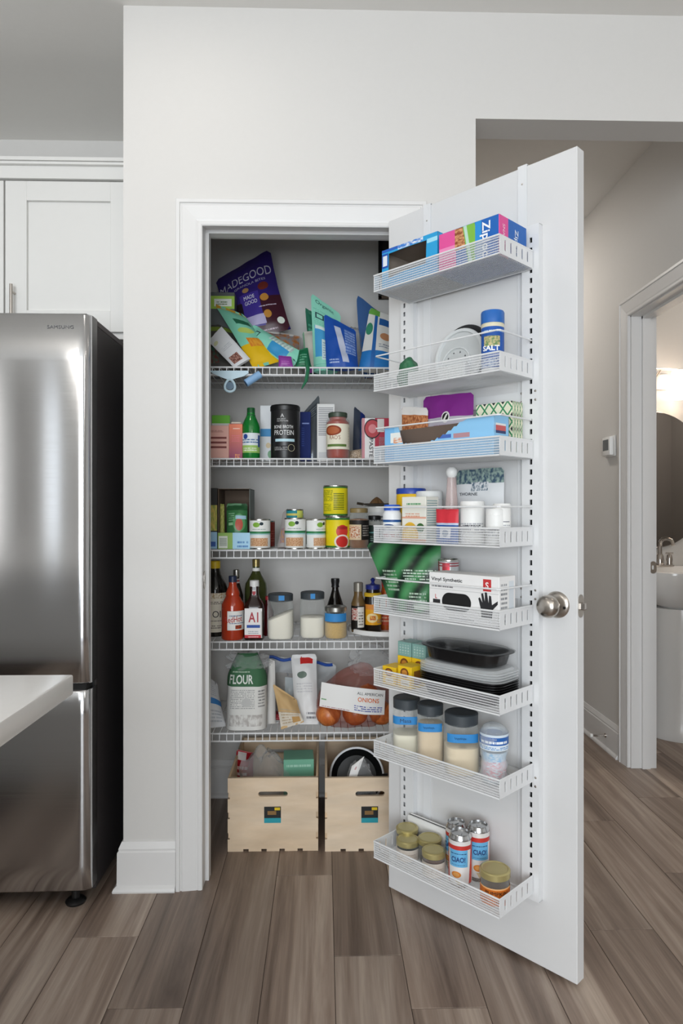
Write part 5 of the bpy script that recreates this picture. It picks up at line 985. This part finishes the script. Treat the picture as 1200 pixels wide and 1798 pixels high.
# ---------- basket 4
zb = BB[3]+.0012; GJ = 'white supplement jars in the fourth door basket'
def djar(name, label, cat, u0, u1, vt, bi, n, bodym, lidm, lidh=.018, lidr=.98, rz=.6, grp=None, neck=0):
    t, r, h = dround(u0, u1, vt, bi, n); t = max(BT0+.004+r, min(BT1-.004-r, t)); n = max(n, BN0+.004+r); o = thing(name, label, cat, dw(t, n, BB[bi]+.0012), DTH+rz, grp); h -= .0012
    lathe('body', [(0, 0), (r*.93, 0), (r*.97, .003), (r*.97, h-lidh-neck-.004), (r*.94, h-lidh-neck), (r*lidr*.92, h-lidh), (0, h-lidh)], bodym, o, seg=32)
    lathe('lid', [(0, h-lidh), (r*lidr, h-lidh), (r*lidr, h-.003), (r*lidr-.002, h), (0, h)], lidm, o, seg=32); return o, r, h
djar('vitamin_jar', 'yellow jar with a royal blue lid at the back of the vitamin basket', 'jar', 700, 753, 857, 3, .058, printed('#e6b91c', [('r', 0, 0, 1, .3, '#d8d0b0')], .4), pmat('#2444a0', .35), .016)
o, r, h = djar('vitamin_bottle', 'white bottle with a bright blue lid and navy band at the basket end', 'bottle', 672, 706, 886, 3, .135, printed('#e6e8ea', [('r', 0, .62, 1, .66, '#2a6a9a'), ('r', 0, .64, 1, .70, '#1f4a8a'), ('e', .45, .5, .1, .06, '#2f4f86'), ('t', .3, .36, .62, .44, 2, '#5a6a9a'), ('t', .3, .1, .66, .26, 3, '#c08a90')], .4), pmat('#2a5fc8', .35), .016, .86, .6, None, .008)
p = printed('#e3e2d8', [('r', 0, .52, 1, .56, '#d8a08a'), ('e', .35, .14, .34, .3, '#e0b23a'), ('e', .35, .1, .26, .22, '#e9c860'), ('e', .78, .32, .16, .1, '#3f6a3a'), ('t', .2, .82, .8, .9, 1, '#5a9a6a'), ('t', .15, .56, .75, .66, 2, '#d8987a'), ('l', 2.1, .1, 2.9, .95, 16, '#9ab0b0'), ('r', 0, 0, 1, .08, '#d9a080')], .5)
o, w_, h_ = dbox('supplement_box', 'cream carton printed with orange fruit in the vitamin basket', 'box', 706, 748, 873, 3, .148, .055, p)
djar('supplement_jar', 'large white jar with ribbed lid behind the fruit carton', 'jar', 731, 779, 862, 3, .062, printed('#dfe1e0', [('t', .5, .2, .9, .7, 6, '#b9bfc0')], .4), pmat('#dcdedd', .4), .022)
t, r, h = dround(782, 805, 820, 3, .075)
o = thing('measuring_bottle', 'slender clear bottle with a white ball stopper', 'bottle', dw(t, .075, zb), DTH); lathe('glass_body', [(0, 0), (r*1.1, 0), (r*1.1, h*.3), (r*.9, h*.55), (r*.7, h*.8), (r*.66, h*.86)], film('#e2c8c4', .35, .1), o); lathe('stopper', [(0, h-.030), (r*.5, h-.029), (r*.8, h-.022), (r*.9, h-.014), (r*.8, h-.006), (r*.5, h-.001), (0, h)], WHITE, o)
p = printed('#2456a0', [('r', 0, .58, 1, 1, '#cf3440'), ('r', .25, .16, .75, .46, '#dfe3ea'), ('e', .5, .3, .15, .1, '#8a9ab0'), ('r', .0, .54, 1, .6, '#b9c4d8')], .4)
dst('tissue_pack', 'red and blue packet with a white square in the vitamin basket', 3, 766, 806, 894, 894, .146, .02, p, 'block', cat='packet', seed=33)
for k, (u0, u1, vt, n, lb, tx) in enumerate([(808, 852, 880, .118, 'wide white supplement jar with small lettering beside the red and blue packet', 4), (853, 889, 893, .132, 'short white pill bottle between two wider white jars', 3), (889, 922, 884, .120, 'white supplement jar with grey text lines at the basket end panel', 5)]):
    djar('supplement_jar', lb, 'jar', u0, u1, vt, 3, n, printed('#e6e6e4', [('t', .3, .3, .68, .62, tx, '#a9abb0'), ('l', .34, .66, .66, .72, 1, '#8a8c92') if k == 2 else ('t', .36, .50, .62, .56, 1, '#4a4a50')], .4), pmat('#e9e9e7', .4), .016, .96, .55, GJ)
b, pl, w_, h_ = dst('powder_pouch', 'white stand-up pouch with a blue-grey leaf print top', 3, 802, 886, 826, 820, .042, .035, printed('#d7dadd', [('n', 0, .80, 1, 1, 11, '#3f566a', '#93a8a0'), ('n', .35, .70, .7, .82, 14, '#5a6f80', '#d7dadd'), ('e', .2, .42, .07, .08, '#24262a')], .35, bump=.2), seed=34)
txt(b, 'THORNE', w_*.42, .008, pl(-.42, .66), '#3a3f46', bold=.01)
# ---------- basket 5
zb = BB[4]+.0012
p = printed('#26583a', [('w', -1, -1, 3, 2, 1.1, '#14251c', '#3f8650', 3.5, .75), ('r', 4.9, 4.9, 5.1, 5.1, '#26583a'), ('t', .45, .42, .95, .62, 5, '#b9cbbb'), ('t', .1, .3, .34, .62, 6, '#9fb29f'), ('t', .5, .16, .8, .30, 3, '#b0c4b2'), ('r', .55, .05, .9, .11, '#c0d0c0')], .3, bump=.25)
a = zpx(4, dpx(690, CV, .12)[0], .12); b2 = zpx(4, dpx(772, CV, .075)[0], .075)
qbag('leaf_print_bag', 'large dark green bag printed with leaves spilling over the basket end', 'snack bag', [(a[0], a[1], .12), (b2[0], b2[1], .075), (776, 951, .060), (643, 953, .13)], .055, p, 'stand', None, True, seed=35, wr=.006)
t, r, h = dround(770, 806, 981, 4, .052)
can_('drink_can', 'silver, red and white drink can behind the glove box', 'can', dw(t, .052, zb), r, h, printed('#cfd1d3', [('r', .3, .2, .5, .96, '#e6e6e6'), ('r', .50, .55, .62, .95, '#b8404a'), ('s', .42, .8, .02, .1, '#b8404a'), ('l', 0, .9, 1, 1, 2, '#a8505a')], .3, .5), DTH)
p = printed('#e8e7e6', [('r', .0, .655, 1, .665, '#bdbdbd'), ('r', .785, .70, .895, .94, '#c23a3c'), ('t', .04, .70, .36, .76, 1, '#7a7a7c'), ('r', .06, .36, .17, .44, '#2a2a2c'), ('l', .3, .06, .66, .12, 1, '#9a9a9c'), ('t', 2.1, .1, 2.5, .9, 9, '#8a8c90'), ('r', 2.6, .1, 2.9, .9, '#d5dbe0')], .5)
o, w_, h_ = dbox('glove_box', 'white disposable glove box with an oval opening and black hand picture', 'box', 754, 877, 1006, 4, .162, .072, p, h=dpx(754, 1004, .162)[1]-BB[4]-.001)
txt(o, 'Vinyl Synthetic', w_*.46, .0115, flat(-w_*.235, h_*.855, 0), '#26262a', bold=.02); txt(o, 'S', .009, .015, flat(w_*.34, h_*.82, 0), '#f4f0f0', bold=.02); txt(o, 'L', .006, .011, flat(-w_*.39, h_*.50, 0), '#c23a3c', bold=.02)
plate('dispenser_opening', rslot(-w_*.09, h_*.42, w_*.42, h_*.36, 8), [], .0012, pmat('#101012', .5), o, (0, -.0004, 0))
hx, hz = w_*.33, h_*.18
hand = [(-.010, 0), (.012, 0), (.014, .016), (.024, .026), (.024, .032), (.012, .024), (.010, .040), (.006, .041), (.005, .026), (.001, .046), (-.003, .046), (-.003, .028), (-.007, .044), (-.011, .043), (-.008, .026), (-.014, .036), (-.017, .034), (-.012, .016)]
k = h_/.092
plate('hand_picture', [(hx+x*k, hz+zz*k) for x, zz in hand], [], .0008, pmat('#232326', .55), o, (0, -.0003, 0))
# ---------- basket 6
zb = BB[5]+.0012; GYB = 'small yellow boxes in the sixth door basket'; GT = 'small teal boxes on the yellow ones'
YB = printed('#e9bf22', [('r', .25, .12, .85, .40, '#e6e2d6'), ('e', .5, .70, .3, .22, '#7a4a22'), ('e', .5, .70, .2, .14, '#c98a3a'), ('t', .3, .2, .8, .34, 1, '#a08a5a'), ('r', 2.2, .15, 2.8, .8, '#8a5a22')], .45)
TEB = printed('#7fa6a0', [('d', .1, .2, .9, .8, 5, '#8fb4ae', '#7fa6a0', '#dfe8e6'), ('r', 5.9, 0, 7.1, 1, '#94b3ae')], .5)
bt = .112
for k in range(2):
    t = bt+.026+k*.052
    carton('seasoning_box', ['small yellow box at the back beside the basket end', 'small yellow box at the back beside the black trays'][k], 'box', dw(t, .090, zb), .050, .055, .070, YB, DTH, GYB)
    carton('tea_box', ['dotted teal box stacked near the basket end', 'dotted teal box stacked next to the black tray lid'][k], 'box', dw(t, .090, zb+.0702), .048, .055, .040, TEB, DTH, GT)
    carton('seasoning_box', ['small yellow box in the front row beside the basket end', 'small yellow box in the front row beside the black trays'][k], 'box', dw(t-.003+k*.004, .152, zb), .048, .055, [.050, .060][k], YB, DTH, GYB)
GTR = 'black meal trays stacked in the sixth door basket'; TRM = pmat('#151516', .22); LIDC = film('#e6eaec', .30, .08)
tc_ = .358; tl, td = .250, .132
def traybody(hh, rim=.006): 
    return [(0, 0), (td*.38, 0), (td*.42, .004), (td*.455, hh-.003), (td*.5, hh-.002), (td*.5, hh), (td*.445, hh), (td*.40, .005), (0, .003)]
z = zb
for k in range(6):
    o = thing('meal_tray', ['lowest black meal tray of the nested stack', 'second black meal tray of the nested stack', 'third black meal tray of the nested stack', 'fourth black meal tray of the nested stack', 'fifth black meal tray of the nested stack', 'uppermost nested black meal tray, under the clear lids'][k], 'tray', dw(tc_, .096, z), DTH, GTR)
    lathe('tray', traybody(.030), TRM, o, None, None, 48, sq=5, sx=tl/td); z += .0062
z += .0245
for k in range(4):
    o = thing('tray_lid', ['lowest clear lid on the nested black trays', 'second clear lid on the nested black trays', 'third clear lid on the nested black trays', 'topmost clear lid, under the covered tray'][k], 'lid', dw(tc_, .096, z), DTH, 'clear tray lids in the sixth door basket')
    lathe('lid', [(td*.5, 0), (td*.5, .002), (td*.46, .003), (td*.44, .008), (td*.36, .010), (0, .0105)], LIDC, o, None, None, 48, sq=5, sx=tl/td); z += .0065
z += .0045
o = thing('meal_tray', 'covered black meal tray on top of the stack of clear lids', 'tray', dw(tc_-.004, .096, z), DTH, GTR)
lathe('tray', traybody(.036), TRM, o, None, None, 48, sq=3.2, sx=tl/td); lathe('lid', [(td*.51, .035), (td*.51, .038), (td*.46, .039), (td*.44, .043), (td*.36, .045), (0, .0455)], film('#3c4043', .12, .06), o, None, None, 48, sq=3.2, sx=tl/td); box('divider', (-.03, -td*.36, .004), (-.026, td*.36, .030), TRM, o, .001)
# ---------- basket 7
zb = BB[6]+.0012; GB7 = 'tall lidded jars in the seventh door basket'
for k, (u0, u1, vt, n, fill, lv, lab, wd_) in enumerate([(682, 734, 1214, .088, '#e6e0cc', .52, 'tall jar half full of white meal with blue tape beside the basket end', 'Masa'), (731, 781, 1226, .098, '#d8c4a6', .93, 'tall jar full of beige flour with a blue tape strip, between two other jars', ''), (778, 843, 1239, .098, '#dccbae', .66, 'widest square jar of beige flour beside the water bottle', '')]):
    t, r, h = dround(u0, u1, vt, 6, n); r *= .93
    t = max(t, BT0+.004+r*1.1)
    o = jar('storage_jar', lab, 'jar', dw(t, n, zb), r, h-.002, pmat(fill, .9, noise_amt=.05, bump=.2), LIDG, DTH+.75, GB7, lv, 3.4, .026, .93)
    hz_ = h*.63; wrap('tape', r, hz_-.011, hz_+.011, -62+k*6, 38+k*4, TAPE, o, .0012, 24, 3.4)
    def sqf(rr, cz, a0):
        def fn(x, z_):
            a = x/rr+a0; kk = 1/(abs(math.cos(a))**3.4+abs(math.sin(a))**3.4)**(1/3.4); q = rr*kk+.0022; return Vector((q*math.sin(a), -q*math.cos(a), cz+z_))
        return fn
    if wd_: txt(o, wd_, .028, .010, sqf(r, hz_, -.1), '#1f3552')
    else:
        fq = sqf(r, hz_, -.15); MB().tube([fq(-.014+i*.0014, .0032*math.sin(i*1.9+k)*(1.2 if i % 5 == 0 else .7)) for i in range(20)], .0005, 5).build('handwriting', pmat('#1f3552', .6), o)
t, r, h = dround(843, 893, 1261, 6, .100); h -= .002
o = thing('water_bottle', 'clear plastic water bottle with blue and pink wrapper in the seventh basket', 'bottle', dw(t, .100, zb), DTH+.6)
lathe('bottle', [(0, 0), (r*.8, 0), (r*.92, .006), (r*.90, h*.12), (r*.95, h*.17), (r*.88, h*.24), (r*.94, h*.32), (r*.86, h*.42), (r*.92, h*.48), (r*.99, h*.56), (r*.99, h*.80), (r*.95, h*.88), (r*.7, h*.96), (r*.4, h), (0, h)], film('#e3eaee', .25, .06), o, seg=36, fn=lambda x, y, zz: (x+.0015*math.sin(zz*160+y*60), y+.0015*math.cos(zz*140), zz))
lathe('wrapper', [(r*1.0, h*.60), (r*1.005, h*.61), (r*1.005, h*.85), (r*1.0, h*.86)], printed('#d9e3ec', [('r', 0, .35, 1, .85, '#2a5fa8'), ('t', .32, .45, .66, .75, 1, '#eef2f6'), ('r', 0, .86, 1, 1, '#cfdbe6'), ('t', .3, .08, .7, .28, 2, '#4a86c0')], .35), o)
lathe('liner', [(r*.84, .008), (r*.86, h*.3), (r*.80, h*.42), (r*.86, h*.55)], printed('#c9d3da', [('n', .2, .1, .9, .7, 12, '#d8929a', '#d3dde4'), ('n', .2, .7, .9, 1, 12, '#7ab4dc', '#d3dde4')], .35), o)
# ---------- basket 8
zb = BB[7]+.0012; GS = 'small jam jars in the lowest door basket'; GOLD = pmat('#b9ad78', .32, .55)
for k, (u0, u1, vt, n, fc_, lb) in enumerate([(690, 729, 1439, .072, '#3a2a1a', 'small gold-lidded jar at the back next to the white tablet'), (696, 737, 1461, .112, '#1f1716', 'small gold-lidded jam jar with black contents and white label'), (734, 776, 1459, .080, '#241512', 'small dark jar with gold lid beside the drink cans, unlabelled'), (741, 783, 1480, .128, '#4a2414', 'small gold-lidded jar of brown preserve in the front of the basket')]):
    t, r, h = dround(u0, u1, vt, 7, n)
    t = max(t, BT0+.004+r)
    o = jar('jam_jar', lb, 'jar', dw(t, n, zb), r*.95, h-.002, pmat(fc_, .3), GOLD, DTH+.7, GS, 1.4, 0, .012, 1.0)
    if k in (1, 3): wrap('label', r*.95, h*.06, h*.60, -85, 85, printed('#dcd3c8', [('t', .2, .3, .8, .7, 3, '#b9a89a')], .55), o)
    if k == 0: wrap('label', r*.95, h*.08, h*.62, -85, 85, printed('#d8c9a8', [('t', .2, .3, .8, .7, 3, '#b09a78')], .55), o)
GC8 = 'striped drink cans in the lowest door basket'
for k, (u0, u1, vt, n, rz, lb) in enumerate([(783, 820, 1433, .062, -.2, 'slim striped drink can at the back of the can trio'), (788, 829, 1450, .116, .45, 'slim red, white and blue drink can with orange picture facing out'), (821, 860, 1437, .058, .75, 'slim striped drink can turned away, beside the pumpkin jar')]):
    t, r, h = dround(u0, u1, vt, 7, n); h -= .002; AL = pmat('#c9cacb', .22, 1)
    o = thing('drink_can', lb, 'can', dw(t, n, zb), DTH+rz, GC8)
    lathe('body', [(0, .004), (r*.7, .003), (r*.78, 0), (r*.85, .002), (r*.97, .012), (r*.97, h-.013), (r*.93, h-.008), (r*.86, h-.004), (r*.84, h-.001), (r*.80, h), (r*.77, h-.005), (0, h-.006)], AL, o, seg=36)
    wrap('label', r*.97, .013, h-.0135, -175, 175, printed('#e6e4e2', [('l', 0, .80, 1, 1, 1, '#c8403a'), ('s', .12, .5, .03, 0, '#c8403a'), ('s', .88, .5, .03, 0, '#c8403a'), ('s', .30, .5, .035, .05, '#cf4a40'), ('s', .72, .5, .035, -.05, '#cf4a40'), ('r', .36, .40, .64, .80, '#6fb6e2'), ('e', .47, .22, .07, .075, '#e08a3a'), ('e', .47, .22, .045, .05, '#e9a860'), ('t', .38, .70, .62, .74, 1, '#2a4a7a'), ('t', .40, .44, .6, .47, 1, '#4a7aa8'), ('s', .5, .05, .03, .4, '#d8c8a0', 0, 0, 1, .12), ('r', .0, .78, .2, .82, '#cfcfcf')], .3, .2), o, .0006, 40)
    txt(o, 'CIAO!', r*1.2, .013, cyl(r*.97, h*.56, 0), '#1f3f78', bold=.03)
    tb_ = MB(); tb_.box((-.004, -.012, h-.005), (.004, .006, h-.0035)).build('pull_tab', AL, o, smooth=False)
t, r, h = dround(843, 896, 1509, 7, .118)
o = jar('pumpkin_jar', 'jar of pumpkin butter with orange label and gold lid at the basket end', 'jar', dw(t, .118, zb), r*.96, h-.002, pmat('#3d2412', .3), GOLD, DTH+.62, None, 1.4, 0, .014, 1.02)
wrap('label', r*.96, h*.06, h*.56, -170, 170, printed('#d9762a', [('r', 0, .92, 1, 1, '#e9b27a'), ('t', .36, .2, .64, .32, 1, '#7a3a14')], .5), o); txt(o, 'PUMPKIN', r*1.5, .0095, cyl(r*.96, h*.42, 4), '#2a160c')
t0, z0_ = dpx(716, 1424, .034); t1, z1_ = dpx(792, 1466, .034)
o = thing('tablet', 'white tablet-like slab with a dark edge leaning behind the jars', 'tablet', dw(.100+.090, .0325, zb), DTH, rx=math.radians(-3))
hh = min(.115, max(.07, (z0_+z1_)/2-zb)); box('case', (-.085, -.008, 0), (.085, 0, hh), WHITE, o, .003, None, None, 2); box('dark_band', (-.085, .0002, 0), (.085, .003, hh), pmat('#3a3b3d', .5), o, .001); box('back_cover', (-.085, .0032, 0), (.085, .0085, hh+.002), pmat('#e4e3e0', .5), o, .002)
